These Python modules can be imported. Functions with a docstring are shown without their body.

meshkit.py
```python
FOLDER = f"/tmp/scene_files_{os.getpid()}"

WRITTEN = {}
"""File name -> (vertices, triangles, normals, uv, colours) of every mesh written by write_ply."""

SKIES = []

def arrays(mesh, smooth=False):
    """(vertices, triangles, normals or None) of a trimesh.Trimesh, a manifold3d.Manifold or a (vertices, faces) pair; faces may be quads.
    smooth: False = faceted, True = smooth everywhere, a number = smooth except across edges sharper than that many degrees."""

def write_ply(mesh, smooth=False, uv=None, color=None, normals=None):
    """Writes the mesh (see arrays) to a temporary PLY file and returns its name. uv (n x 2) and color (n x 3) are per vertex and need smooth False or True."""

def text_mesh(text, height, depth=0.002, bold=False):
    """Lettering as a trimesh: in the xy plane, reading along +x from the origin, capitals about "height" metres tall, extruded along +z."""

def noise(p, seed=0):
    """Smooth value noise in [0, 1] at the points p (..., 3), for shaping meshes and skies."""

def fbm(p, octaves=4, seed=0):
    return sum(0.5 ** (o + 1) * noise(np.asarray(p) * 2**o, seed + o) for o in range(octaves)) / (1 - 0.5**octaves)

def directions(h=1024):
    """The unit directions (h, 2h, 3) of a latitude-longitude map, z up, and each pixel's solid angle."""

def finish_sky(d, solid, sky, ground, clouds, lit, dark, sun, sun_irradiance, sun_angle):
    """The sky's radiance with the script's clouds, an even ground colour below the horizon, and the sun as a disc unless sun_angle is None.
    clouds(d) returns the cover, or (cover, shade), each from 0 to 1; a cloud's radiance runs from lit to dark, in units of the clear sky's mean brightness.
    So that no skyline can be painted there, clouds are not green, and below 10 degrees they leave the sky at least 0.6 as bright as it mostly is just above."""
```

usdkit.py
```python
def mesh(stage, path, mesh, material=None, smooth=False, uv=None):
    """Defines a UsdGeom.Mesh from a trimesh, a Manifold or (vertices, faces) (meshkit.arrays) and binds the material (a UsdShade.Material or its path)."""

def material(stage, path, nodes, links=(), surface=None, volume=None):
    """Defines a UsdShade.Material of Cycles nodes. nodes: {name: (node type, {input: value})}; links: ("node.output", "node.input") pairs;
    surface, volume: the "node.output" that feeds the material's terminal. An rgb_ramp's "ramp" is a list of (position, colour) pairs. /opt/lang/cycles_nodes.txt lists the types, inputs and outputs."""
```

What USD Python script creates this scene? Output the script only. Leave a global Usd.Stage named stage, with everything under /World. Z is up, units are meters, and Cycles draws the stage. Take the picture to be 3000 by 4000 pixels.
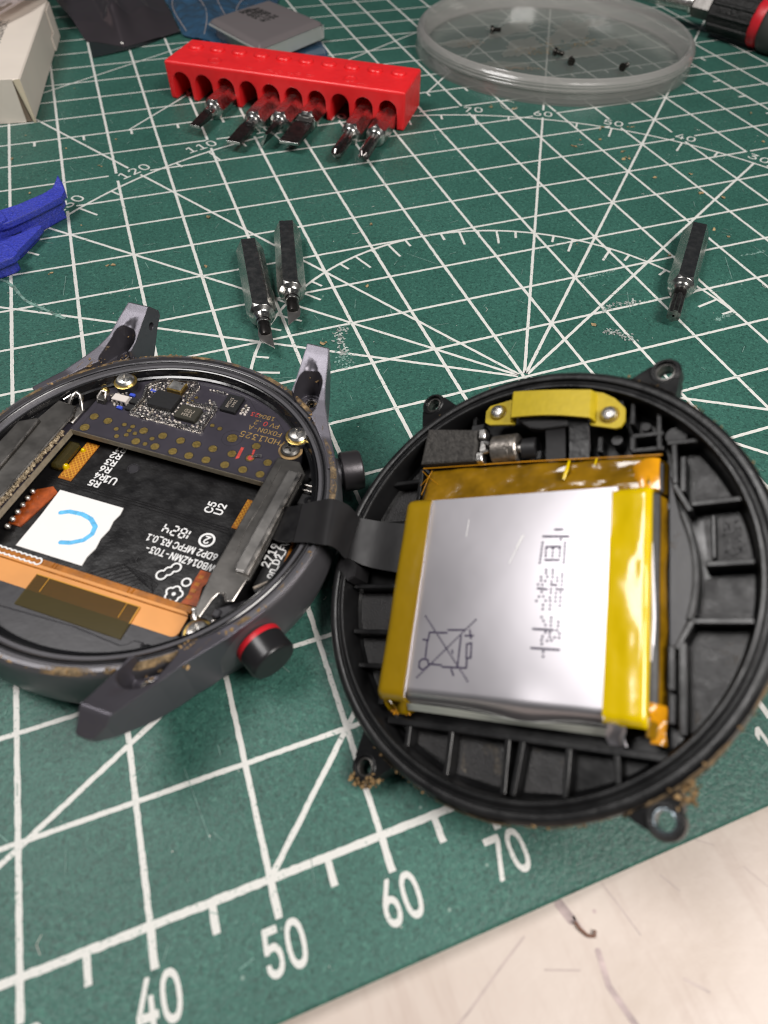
import math, random
import numpy as np, trimesh, usdkit, meshkit, manifold3d as m3
from shapely.geometry import Polygon, Point, LineString, box as sbox, MultiPolygon
from shapely.ops import unary_union
from shapely import affinity
from pxr import Usd, UsdGeom, UsdLux, UsdShade, Gf, Sdf, Vt

rnd = random.Random(7)
nrs = np.random.RandomState(11)
stage = Usd.Stage.CreateInMemory()
UsdGeom.SetStageUpAxis(stage, UsdGeom.Tokens.z)
UsdGeom.SetStageMetersPerUnit(stage, 1.0)
stage.SetDefaultPrim(UsdGeom.Xform.Define(stage, '/World').GetPrim())
MM = 0.001                                     # all modelling below is in millimetres

# ------------------------------------------------------------------ camera
cam = UsdGeom.Camera.Define(stage, '/World/camera')
CR = np.array([[0.94124955, -0.33724199, 0.01780793], [0, 0, 0], [0.2147203, 0.55692221, -0.80232964]])
CR[1] = np.cross(CR[2], CR[0])                 # image down
CR /= np.linalg.norm(CR, axis=1)[:, None]
CP = np.array([25.75149272, -9.3681366, 61.75696784])
m = np.eye(4)
m[0, :3], m[1, :3], m[2, :3], m[3, :3] = CR[0], -CR[1], -CR[2], CP * MM
cam.AddTransformOp().Set(Gf.Matrix4d(m.tolist()))
cam.CreateHorizontalApertureAttr(24.0)
cam.CreateFocalLengthAttr(24.0 * 2457.85 / 3000)
cam.CreateVerticalApertureAttr(32.0)
cam.CreateClippingRangeAttr(Gf.Vec2f(0.002, 50))
cam.CreateFStopAttr(26.0)
cam.CreateFocusDistanceAttr(0.090)
cam.CreateExposureAttr(0.0)

# ------------------------------------------------------------------ light: room ambience and two lamps over the desk
dome = UsdLux.DomeLight.Define(stage, '/World/room_light')
usdkit.material(stage, '/World/Looks/room', {'b': ('background_shader', {'color': (0.80, 0.86, 0.94), 'strength': 0.04})}, surface='b.background')
UsdShade.MaterialBindingAPI.Apply(dome.GetPrim()).Bind(UsdShade.Material.Get(stage, '/World/Looks/room'))


def lamp(name, pos, target, w, h, power, color):
    l = UsdLux.RectLight.Define(stage, '/World/' + name)
    pos, target = np.array(pos, float), np.array(target, float)
    z = pos - target
    z /= np.linalg.norm(z)
    x = np.cross([0, 1, 0.01], z)
    x /= np.linalg.norm(x)
    y = np.cross(z, x)
    t = np.eye(4)
    t[0, :3], t[1, :3], t[2, :3], t[3, :3] = x, y, z, pos * MM
    l.AddTransformOp().Set(Gf.Matrix4d(t.tolist()))
    l.CreateWidthAttr(w * MM)
    l.CreateHeightAttr(h * MM)
    l.CreateIntensityAttr(power)
    l.CreateColorAttr(Gf.Vec3f(*color))


lamp('desk_lamp', (165, -105, 250), (75, 50, 0), 130, 130, 19.0, (1.0, 0.955, 0.91))
lamp('ceiling_lamp', (-120, 130, 370), (60, 80, 0), 150, 150, 15.5, (1.0, 0.97, 0.95))

# ------------------------------------------------------------------ helpers
used = {}


def path(parent, name):
    base = (parent.GetPath().pathString if parent else '/World') + '/' + name
    k = used.get(base, 0)
    used[base] = k + 1
    return base if k == 0 else f'{base}_{k:03d}'


def tag(p, label=None, cat=None, group=None, kind=None):
    for k, v in (('label', label), ('category', cat), ('group', group), ('kind', kind)):
        if v:
            p.SetCustomDataByKey(k, v)
    return p


def thing(name, label, cat, M=None, group=None, kind=None):
    x = UsdGeom.Xform.Define(stage, path(None, name))
    if M is not None:
        t = np.array(M, float).copy()
        t[:3, 3] *= MM
        x.AddTransformOp().Set(Gf.Matrix4d(t.T.tolist()))
    return tag(x.GetPrim(), label, cat, group, kind)


def frame(loc=(0, 0, 0), yaw=0.0):
    c, s = math.cos(yaw), math.sin(yaw)
    return np.array([[c, -s, 0, loc[0]], [s, c, 0, loc[1]], [0, 0, 1, loc[2]], [0, 0, 0, 1]], float)


def part(name, mesh, mat, parent=None, smooth=False, label=None, kind=None, **kw):
    def flatten(q):
        return [y for x in q for y in flatten(x)] if isinstance(q, list) else [tm(q)]
    if isinstance(mesh, list):
        mesh = trimesh.util.concatenate(flatten(mesh))
    mesh = tm(mesh)
    mesh = trimesh.Trimesh(mesh.vertices * MM, mesh.faces, process=False)
    p = usdkit.mesh(stage, path(parent, name), mesh, M[mat], smooth=smooth).GetPrim()
    return tag(p, label, kw.get('cat'), kw.get('group'), kind)


def tm(x):
    if isinstance(x, trimesh.Trimesh):
        return x
    v, f, _ = meshkit.arrays(x)
    return trimesh.Trimesh(v, f, process=False)


def mv(mesh, dx=0, dy=0, dz=0, yaw=0.0, pitch=0.0, roll=0.0):
    mesh = tm(mesh).copy()
    t = trimesh.transformations
    mesh.apply_transform(t.euler_matrix(roll, pitch, yaw, 'sxyz'))
    mesh.apply_translation([dx, dy, dz])
    return mesh


def hull(pts):
    return trimesh.convex.convex_hull(np.asarray(pts, float))


def bx(x0, x1, y0, y1, z0, z1, b=0.0):
    b = min(b, (x1 - x0) * .45, (y1 - y0) * .45, (z1 - z0) * .45)
    if b <= 0:
        return trimesh.creation.box(bounds=[[x0, y0, z0], [x1, y1, z1]])
    P = []
    for sx, x in ((1, x0), (-1, x1)):
        for sy, y in ((1, y0), (-1, y1)):
            for sz, z in ((1, z0), (-1, z1)):
                P += [(x, y + sy * b, z + sz * b), (x + sx * b, y, z + sz * b), (x + sx * b, y + sy * b, z)]
    return hull(P)


def ext(poly, z0, z1):
    out = []
    for g in getattr(poly, 'geoms', [poly]):
        if g.is_empty or g.area < 1e-6:
            continue
        e = trimesh.creation.extrude_polygon(g, z1 - z0, engine='earcut')
        e.apply_translation([0, 0, z0])
        out.append(e)
    return trimesh.util.concatenate(out)


def extb(poly, z0, z1, b=0.12):
    """extrusion with a rounded upper edge built of thin steps"""
    return [ext(poly, z0, z1 - b), ext(poly.buffer(-b * .3), z1 - b, z1 - b * .45), ext(poly.buffer(-b), z1 - b * .45, z1)]


def lathe(prof, n=96, closed=True):
    P = np.array(prof, float)
    k = len(P)
    a = np.linspace(0, 2 * np.pi, n, endpoint=False)
    V = np.stack([P[None, :, 0] * np.cos(a)[:, None], P[None, :, 0] * np.sin(a)[:, None], np.repeat(P[None, :, 1], n, 0)], -1).reshape(-1, 3)
    F = []
    for i in range(n):
        j = (i + 1) % n
        for q in range(k if closed else k - 1):
            r = (q + 1) % k
            F += [[i * k + q, j * k + q, j * k + r], [i * k + q, j * k + r, i * k + r]]
    t = trimesh.Trimesh(V, F, process=False)
    t.merge_vertices()
    t.update_faces(t.nondegenerate_faces())
    return t


def disc(x, y, r, z0, z1, n=20, b=0.0):
    pr = [(0, z0), (r, z0), (r, z1 - b), (r - b, z1), (0, z1)] if b else [(0, z0), (r, z0), (r, z1), (0, z1)]
    return mv(lathe(pr, n), x, y)


def dome_(x, y, r, z0, h, n=20):
    pr = [(0, z0)] + [(r * math.cos(t), z0 + h * math.sin(t)) for t in np.linspace(0, math.pi / 2, 6)]
    return mv(lathe(pr, n), x, y)


def tube(pts, r, n=8, cap=True):
    P = np.array(pts, float)
    R = np.full(len(P), r) if np.ndim(r) == 0 else np.array(r, float)
    T = np.gradient(P, axis=0)
    T /= np.linalg.norm(T, axis=1)[:, None] + 1e-12
    up = np.array([0, 0, 1.0]) if abs(T[0][2]) < .9 else np.array([1.0, 0, 0])
    V = []
    for p, t, q in zip(P, T, R):
        s = np.cross(t, up)
        s /= np.linalg.norm(s)
        u = np.cross(s, t)
        a = np.linspace(0, 2 * np.pi, n, endpoint=False)
        V.append(p + q * (np.cos(a)[:, None] * s + np.sin(a)[:, None] * u))
    V = np.array(V).reshape(-1, 3)
    F = []
    for i in range(len(P) - 1):
        for j in range(n):
            k = (j + 1) % n
            F += [[i * n + j, i * n + k, (i + 1) * n + k], [i * n + j, (i + 1) * n + k, (i + 1) * n + j]]
    if cap:
        e = (len(P) - 1) * n
        F += [[0, k + 1, k] for k in range(1, n - 1)] + [[e, e + k, e + k + 1] for k in range(1, n - 1)]
    return trimesh.Trimesh(V, F, process=False)


def grid_sheet(nu, nv, fn, thick=0.0):
    """fn(u, v) -> xyz over the unit square; with thickness the sheet is closed"""
    u, v = np.meshgrid(np.linspace(0, 1, nu), np.linspace(0, 1, nv), indexing='ij')
    P = fn(u, v).reshape(-1, 3)
    F = []
    for i in range(nu - 1):
        for j in range(nv - 1):
            a, b, c, d = i * nv + j, (i + 1) * nv + j, (i + 1) * nv + j + 1, i * nv + j + 1
            F += [[a, b, c], [a, c, d]]
    F = np.array(F)
    if not thick:
        return trimesh.Trimesh(P, F, process=False)
    t = trimesh.Trimesh(P, F, process=False)
    nrm = np.array(t.vertex_normals)
    Q = P - nrm * thick
    n = len(P)
    rim = [i * nv for i in range(nu)] + [(nu - 1) * nv + j for j in range(1, nv)] + [i * nv + nv - 1 for i in range(nu - 2, -1, -1)] + [j for j in range(nv - 2, 0, -1)]
    G = [[rim[i], rim[(i + 1) % len(rim)] + n, rim[(i + 1) % len(rim)]] for i in range(len(rim))] + [[rim[i], rim[i] + n, rim[(i + 1) % len(rim)] + n] for i in range(len(rim))]
    return trimesh.Trimesh(np.vstack([P, Q]), np.vstack([F, F[:, ::-1] + n, G]), process=False)


def flat(polys, z):
    """flat print: a thin sheet at height z"""
    out = []
    for g in polys:
        for h in getattr(g, 'geoms', [g]):
            if h.is_empty or h.area < 1e-7:
                continue
            v, f = trimesh.creation.triangulate_polygon(h, engine='earcut')
            out.append(trimesh.Trimesh(np.c_[v, np.full(len(v), z)], f, process=False))
    return trimesh.util.concatenate(out)


def text(s, h, x, y, z, yaw=0.0, sx=1.0, center=True, bold=False, depth=.02):
    t = meshkit.text_mesh(s, h, depth, bold)
    lo, hi = t.bounds
    t.apply_translation([-(lo[0] + hi[0]) / 2 if center else -lo[0], -h / 2, 0])
    t.vertices[:, 0] *= sx
    return mv(t, x, y, z, yaw)


def seg(x0, y0, x1, y1, w):
    return LineString([(x0, y0), (x1, y1)]).buffer(w / 2, cap_style='flat')


def man(t):
    t = tm(t).copy()
    t.merge_vertices()
    return m3.Manifold(m3.Mesh(np.asarray(t.vertices, np.float32), np.asarray(t.faces, np.uint32)))


def jitter_blob(r, n=10, h=.4, seed=0):
    q = np.random.RandomState(seed)
    P = q.randn(n, 3)
    P /= np.linalg.norm(P, axis=1)[:, None]
    P *= r * q.uniform(.5, 1.1, (n, 1))
    P[:, 2] *= h
    b = hull(P)
    b.apply_translation([0, 0, -b.bounds[0][2]])
    return b


# ------------------------------------------------------------------ materials
M = {}


def mat(name, color, rough=0.5, metal=0.0, bump=None, var=None, coat=0.0, spec=None, rvar=None, extra=None, bevel=None):
    """principled material; var = (scale per metre, darker factor, lighter factor); bump = (scale, distance in mm)"""
    n = {'p': ('principled_bsdf', {'base_color': color, 'roughness': rough, 'metallic': metal, **({'coat_weight': coat, 'coat_roughness': .08} if coat else {}),
                                   **({'specular_ior_level': spec} if spec is not None else {}), **(extra or {})}),
         't': ('texture_coordinate', {})}
    l = []
    if var:
        n['vn'] = ('noise_texture', {'scale': var[0], 'detail': 4.0, 'roughness': .6})
        c = np.array(color)
        n['vr'] = ('rgb_ramp', {'ramp': [(.3, tuple(c * var[1])), (.7, tuple(np.minimum(c * var[2], 1)))]})
        l += [('t.object', 'vn.vector'), ('vn.fac', 'vr.fac'), ('vr.color', 'p.base_color')]
    if rvar:
        n['rn'] = ('noise_texture', {'scale': rvar[0], 'detail': 3.0})
        n['rm'] = ('map_range', {'from_min': .3, 'from_max': .7, 'to_min': rvar[1], 'to_max': rvar[2]})
        l += [('t.object', 'rn.vector'), ('rn.fac', 'rm.value'), ('rm.result', 'p.roughness')]
    if bump:
        n['bn'] = ('noise_texture', {'scale': bump[0], 'detail': 3.0, 'roughness': .6})
        n['b'] = ('bump', {'distance': bump[1] * MM, 'strength': 1.0})
        l += [('t.object', 'bn.vector'), ('bn.fac', 'b.height'), ('b.normal', 'p.normal')]
    if bevel:
        n['bv'] = ('bevel', {'radius': bevel * MM, 'samples': 4})
        l.append(('bv.bevel', 'b.normal' if bump else 'p.normal'))
    M[name] = usdkit.material(stage, '/World/Looks/' + name, n, l, surface='p.BSDF')


def film(name, tint, rough=.12, ior=1.45, body=None, mix=.0, bump=None, gloss=.55):
    """thin clear film: tinted see-through with a gloss that grows at a flat angle; body adds a milky share"""
    n = {'t': ('transparent_bsdf', {'color': tint}), 'g': ('glossy_bsdf', {'color': (1, 1, 1), 'roughness': rough}), 'f': ('layer_weight', {'blend': .5}),
         'pw': ('math', {'math_type': 'power', 'value2': 3.0}), 'ml': ('math', {'math_type': 'multiply_add', 'value2': gloss, 'value3': .035}),
         'd': ('principled_bsdf', {'base_color': body or tint, 'roughness': .4}), 'm0': ('mix_closure', {'fac': mix}), 'm': ('mix_closure', {}), 'tc': ('texture_coordinate', {})}
    l = [('t.BSDF', 'm0.closure1'), ('d.BSDF', 'm0.closure2'), ('m0.closure', 'm.closure1'), ('g.BSDF', 'm.closure2'), ('f.facing', 'pw.value1'), ('pw.value', 'ml.value1'), ('ml.value', 'm.fac')]
    if bump:
        n['bn'] = ('noise_texture', {'scale': bump[0], 'detail': 2.0})
        n['b'] = ('bump', {'distance': bump[1] * MM})
        l += [('tc.object', 'bn.vector'), ('bn.fac', 'b.height'), ('b.normal', 'g.normal')]
    M[name] = usdkit.material(stage, '/World/Looks/' + name, n, l, surface='m.closure')


def mat_green():
    n = {'t': ('texture_coordinate', {}), 'p': ('principled_bsdf', {'roughness': .48, 'specular_ior_level': .45}),
         'n1': ('noise_texture', {'scale': 45.0, 'detail': 5.0}), 'r1': ('rgb_ramp', {'ramp': [(.3, (.024, .092, .072)), (.7, (.036, .122, .097))]}),
         'n2': ('noise_texture', {'scale': 2300.0, 'detail': 2.5, 'distortion': 1.2}), 'r2': ('rgb_ramp', {'ramp': [(.30, (.55, .55, .55)), (.46, (.95, .95, .95)), (.60, (1.12, 1.12, 1.1)), (.72, (1.9, 1.6, 1.55))]}),
         'mx': ('mix', {'mix_type': 'multiply', 'fac': 1.0}),
         'v': ('voronoi_texture', {'scale': 420.0, 'randomness': 1.0}), 'r3': ('rgb_ramp', {'ramp': [(.0, (1, 1, 1)), (.055, (1, 1, 1)), (.075, (0, 0, 0))]}),
         'n3': ('noise_texture', {'scale': 160.0, 'detail': 1.0}), 'r4': ('rgb_ramp', {'ramp': [(.52, (0, 0, 0)), (.6, (.6, .6, .6))]}),
         'mm': ('mix', {'mix_type': 'multiply', 'fac': 1.0}), 'sp': ('mix', {'color2': (.30, .40, .35)}),
         'b': ('bump', {'distance': .10 * MM, 'strength': 1.0}), 'n4': ('noise_texture', {'scale': 1500.0, 'detail': 3.0, 'roughness': .65})}
    l = [('t.object', f'{k}.vector') for k in ('n1', 'n2', 'v', 'n3', 'n4')] + [('n1.fac', 'r1.fac'), ('n2.fac', 'r2.fac'), ('r1.color', 'mx.color1'), ('r2.color', 'mx.color2'),
         ('v.distance', 'r3.fac'), ('n3.fac', 'r4.fac'), ('r3.color', 'mm.color1'), ('r4.color', 'mm.color2'), ('mm.color', 'sp.fac'), ('mx.color', 'sp.color1'), ('sp.color', 'p.base_color'),
         ('n4.fac', 'b.height'), ('b.normal', 'p.normal')]
    M['mat_green'] = usdkit.material(stage, '/World/Looks/mat_green', n, l, surface='p.BSDF')


mat_green()


def print_ink(name, color, under, lo=.34, hi=.40, scale=3200.0):
    n = {'t': ('texture_coordinate', {}), 'p': ('principled_bsdf', {'roughness': .55, 'specular_ior_level': .3}), 'n': ('noise_texture', {'scale': scale, 'detail': 3.0, 'roughness': .7}),
         'w': ('noise_texture', {'scale': 55.0, 'detail': 3.0}), 'wm': ('map_range', {'from_min': .35, 'from_max': .65, 'to_min': -.03, 'to_max': .03}), 'ad': ('math', {'math_type': 'add'}),
         'r': ('rgb_ramp', {'ramp': [(lo, under), (hi, color)]}), 'b': ('bump', {'distance': .03 * MM}), 'n4': ('noise_texture', {'scale': 1500.0, 'detail': 3.0})}
    l = [('t.object', 'n.vector'), ('t.object', 'w.vector'), ('w.fac', 'wm.value'), ('n.fac', 'ad.value1'), ('wm.result', 'ad.value2'), ('ad.value', 'r.fac'), ('r.color', 'p.base_color'), ('t.object', 'n4.vector'), ('n4.fac', 'b.height'), ('b.normal', 'p.normal')]
    M[name] = usdkit.material(stage, '/World/Looks/' + name, n, l, surface='p.BSDF')


print_ink('mat_print', (.64, .635, .605), (.16, .25, .21), .33, .40)
print_ink('white_ink', (.80, .80, .80), (.62, .62, .64))
print_ink('purple_ink', (.030, .022, .055), (.10, .085, .13), .36, .5, 2600)
print_ink('black_ink', (.02, .02, .02), (.10, .10, .10), .3, .5)
mat('scuff', (.17, .30, .26), .7, bump=(1800, .1), var=(900, .35, 1.3))
mat('scuff_pale', (.42, .47, .44), .75, bump=(1800, .1), var=(1200, .25, 1.2))
mat('crumb', (.34, .24, .12), .8, var=(700, .5, 1.4))
mat('dust', (.62, .60, .55), .8)
mat('dirt', (.23, .145, .062), .85, bump=(2500, .15), var=(1100, .3, 1.6))


def grime(name, color, lo, hi, scale):
    n = {'t': ('texture_coordinate', {}), 'n': ('noise_texture', {'scale': scale, 'detail': 5.0, 'roughness': .7}), 'r': ('rgb_ramp', {'ramp': [(lo, (0, 0, 0)), (hi, (1, 1, 1))]}),
         'n2': ('noise_texture', {'scale': scale * 6, 'detail': 2.0}), 'r2': ('rgb_ramp', {'ramp': [(.3, tuple(np.array(color) * .4)), (.7, tuple(np.array(color) * 1.4))]}),
         'a': ('transparent_bsdf', {}), 'p': ('principled_bsdf', {'roughness': .9}), 'b': ('bump', {'distance': .12 * MM}), 'm': ('mix_closure', {})}
    M[name] = usdkit.material(stage, '/World/Looks/' + name, n, [('t.object', 'n.vector'), ('n.fac', 'r.fac'), ('r.color', 'm.fac'), ('a.BSDF', 'm.closure1'), ('p.BSDF', 'm.closure2'), ('t.object', 'n2.vector'), ('n2.fac', 'r2.fac'), ('r2.color', 'p.base_color'), ('n2.fac', 'b.height'), ('b.normal', 'p.normal')], surface='m.closure')


grime('grime', (.22, .145, .07), .50, .62, 260.0)
grime('grime_heavy', (.22, .155, .085), .46, .60, 320.0)
grime('grime_light', (.26, .22, .17), .56, .74, 220.0)


def table_mat():
    n = {'t': ('texture_coordinate', {}), 'p': ('principled_bsdf', {'roughness': .42, 'specular_ior_level': .4}),
         'n1': ('noise_texture', {'scale': 70.0, 'detail': 5.0, 'distortion': .6}), 'r1': ('rgb_ramp', {'ramp': [(.3, (.49, .405, .345)), (.5, (.55, .465, .41)), (.7, (.585, .505, .45))]}),
         'mp': ('mapping', {'scale': (1, .16, 1), 'rotation': (0, 0, .7)}), 'n2': ('noise_texture', {'scale': 420.0, 'detail': 4.0, 'roughness': .65}), 'r2': ('rgb_ramp', {'ramp': [(.30, (.80, .74, .72)), (.46, (1, 1, 1))]}),
         'mx': ('mix', {'mix_type': 'multiply', 'fac': .42}), 'n4': ('noise_texture', {'scale': 900.0, 'detail': 3.0}), 'b': ('bump', {'distance': .03 * MM})}
    l = [('t.object', 'n1.vector'), ('n1.fac', 'r1.fac'), ('t.object', 'mp.vector'), ('mp.vector', 'n2.vector'), ('n2.fac', 'r2.fac'), ('r1.color', 'mx.color1'), ('r2.color', 'mx.color2'),
         ('mx.color', 'p.base_color'), ('t.object', 'n4.vector'), ('n4.fac', 'b.height'), ('b.normal', 'p.normal')]
    M['table'] = usdkit.material(stage, '/World/Looks/table', n, l, surface='p.BSDF')


table_mat()
mat('table_stain', (.36, .28, .27), .5, var=(500, .7, 1.5))
mat('table_scratch', (.44, .36, .33), .5, var=(400, .85, 1.15))
mat('hair', (.17, .08, .05), .5)
mat('red_plastic', (.80, .018, .022), .34, bevel=.35, var=(60, .9, 1.06), bump=(260, .05), rvar=(300, .25, .42), extra={'subsurface_weight': .08, 'subsurface_scale': .0012})
mat('chrome', (.60, .59, .57), .24, 1.0, bevel=.08, bump=(2600, .004), var=(3400, .86, 1.08), rvar=(900, .18, .30))
mat('chrome_worn', (.30, .28, .27), .28, 1.0, bump=(1600, .05), var=(1500, .35, 1.5))
mat('case_metal', (.115, .112, .122), .42, .5, bump=(2600, .012), rvar=(120, .33, .45))
mat('lug_metal', (.125, .118, .138), .40, .68, bump=(6000, .006), rvar=(200, .32, .42), bevel=.22)
mat('gloss_black', (.008, .008, .009), .14, coat=.4, bump=(900, .008), rvar=(500, .1, .24))
mat('matte_black', (.014, .0135, .0145), .42, bump=(1800, .02), rvar=(300, .32, .55))
mat('slate_plastic', (.020, .019, .023), .40, bevel=.1, bump=(900, .02), var=(300, .8, 1.3))
mat('grain_plastic', (.020, .019, .0195), .36, bump=(5200, .05), rvar=(900, .28, .5))
mat('cover_plastic', (.008, .008, .0085), .30, spec=.38, bevel=.09, bump=(700, .03), rvar=(400, .22, .42))
mat('solder_mask', (.034, .030, .041), .38, var=(250, .85, 1.2), bump=(1400, .012), coat=.15)
mat('board_core', (.30, .26, .19), .55, var=(900, .7, 1.2))
mat('gold', (.70, .50, .16), .34, 1.0, var=(3000, .65, 1.15), bump=(2500, .03))
mat('gold_ink', (.42, .27, .09), .45, .4, var=(3000, .5, 1.3))
mat('red_ink', (.50, .05, .04), .5, var=(2500, .5, 1.3))
mat('dark_red_ink', (.055, .008, .014), .4)
mat('silver', (.72, .70, .67), .32, 1.0, bump=(2600, .03), rvar=(900, .24, .42))
mat('solder', (.62, .59, .56), .22, 1.0, bump=(5200, .05))
mat('dark_steel', (.15, .143, .135), .32, .85, bevel=.1, bump=(1500, .010), var=(260, .8, 1.2), rvar=(400, .28, .42))
mat('bit_dark', (.065, .060, .058), .26, .9, bump=(1500, .01), var=(900, .7, 1.3), rvar=(500, .2, .36))
mat('bar_steel', (.36, .345, .33), .33, .95, bevel=.12, bump=(1500, .008), var=(220, .88, 1.12), rvar=(400, .28, .40))
mat('steel', (.52, .49, .46), .30, 1.0, bump=(1500, .02), var=(900, .75, 1.15), rvar=(500, .2, .42))
mat('beige_solder', (.46, .37, .25), .42, .6, bump=(4200, .22), var=(2600, .45, 1.4))
mat('white_part', (.66, .60, .56), .45)
mat('ceramic', (.42, .36, .30), .4, var=(3000, .6, 1.3))
mat('chip_black', (.010, .010, .011), .48, bump=(4000, .03))
mat('chip_olive', (.034, .032, .024), .42)
mat('blue_led', (.05, .09, .55), .3)
mat('flex_black', (.0075, .0072, .0078), .32, bump=(900, .05), rvar=(500, .24, .42))
mat('label_white', (.80, .79, .78), .5)
mat('marker_blue', (.10, .42, .72), .5, var=(1600, .75, 1.35))
mat('orange_flex', (.40, .135, .012), .34, var=(700, .6, 1.25), bump=(1400, .03))
mat('copper', (.62, .27, .075), .42, .25, var=(150, .9, 1.08))
mat('amber_dark', (.36, .12, .008), .30, var=(900, .7, 1.2), bump=(700, .04))
mat('red_flex', (.36, .07, .012), .32, var=(1100, .55, 1.3))
mat('trace_amber', (.62, .30, .03), .3)
film('olive_tape', (.60, .50, .17), .12, 1.4, (.17, .14, .04), .20, bump=(160, .05))
mat('foil', (.52, .50, .53), .37, .9, bump=(90, .025), var=(40, .97, 1.02), rvar=(130, .35, .40))
mat('foil_edge', (.50, .52, .47), .38, .5, bump=(220, .15))
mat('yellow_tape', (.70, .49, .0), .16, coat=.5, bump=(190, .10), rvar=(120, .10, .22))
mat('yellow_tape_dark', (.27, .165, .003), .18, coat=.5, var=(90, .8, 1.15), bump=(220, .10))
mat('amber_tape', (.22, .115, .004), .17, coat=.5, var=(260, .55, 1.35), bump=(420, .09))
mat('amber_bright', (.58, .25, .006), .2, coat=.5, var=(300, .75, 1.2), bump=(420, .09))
mat('bracket_yellow', (.48, .355, .008), .46, .15, bump=(2400, .018), var=(1500, .94, 1.05))
mat('foam', (.040, .037, .034), .8, bump=(3000, .25), var=(1600, .6, 1.6))
mat('motor_steel', (.34, .31, .28), .36, .9, bump=(2600, .06), var=(1800, .55, 1.4))
mat('cable_black', (.014, .0135, .0145), .42, spec=.3, bump=(700, .02), rvar=(260, .38, .5))
mat('cable_trace', (.06, .058, .06), .3)
mat('wear', (.33, .25, .15), .8)
mat('ear_glint', (.20, .24, .27), .25, .7, bump=(1500, .2))
mat('crown_black', (.016, .0155, .017), .32, .2, bump=(2000, .012))
mat('crown_metal', (.065, .06, .065), .34, .7, bump=(2600, .012))
mat('crown_red', (.55, .012, .022), .4)
mat('card', (.74, .665, .585), .6, var=(60, .95, 1.03), bump=(1200, .02))
mat('card_edge', (.62, .54, .40), .7)
mat('shield_bag', (.20, .17, .19), .20, .85, bump=(24, .6), var=(30, .85, 1.1))
mat('pouch_foil', (.40, .35, .355), .36, .7, bump=(120, .15))
mat('pouch_side', (.70, .70, .68), .34, .65, bump=(160, .2))
film('blue_film', (.20, .42, .62), .12, 1.6, (.075, .20, .34), .36, bump=(90, 1.2), gloss=.9)
film('smoke_film', (.30, .36, .36), .10, 1.5, (.05, .07, .07), .30, bump=(60, .4))
film('clear_bag', (.86, .82, .80), .12, 1.5, (.66, .57, .55), .5, bump=(70, .5))
film('lid_clear', (.90, .92, .91), .16, 1.25, (.55, .53, .51), .12, bump=(120, .05))
film('lid_frost', (.84, .84, .83), .12, 1.40, (.58, .56, .54), .34, bump=(150, .05))
film('lid_smudge', (.93, .93, .92), .4, 1.2, (.60, .55, .48), .12)
mat('brown_smudge', (.20, .15, .11), .7)
mat('black_rubber', (.010, .010, .010), .6, bump=(1100, .5))
mat('grey_rubber', (.045, .045, .042), .55)
mat('blue_plastic', (.028, .040, .36), .36, bevel=.35, spec=.8, bump=(2600, .16), var=(2600, .75, 1.5), rvar=(600, .36, .52))
mat('black_screw', (.045, .042, .038), .3, .9, bump=(3000, .08))

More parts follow.
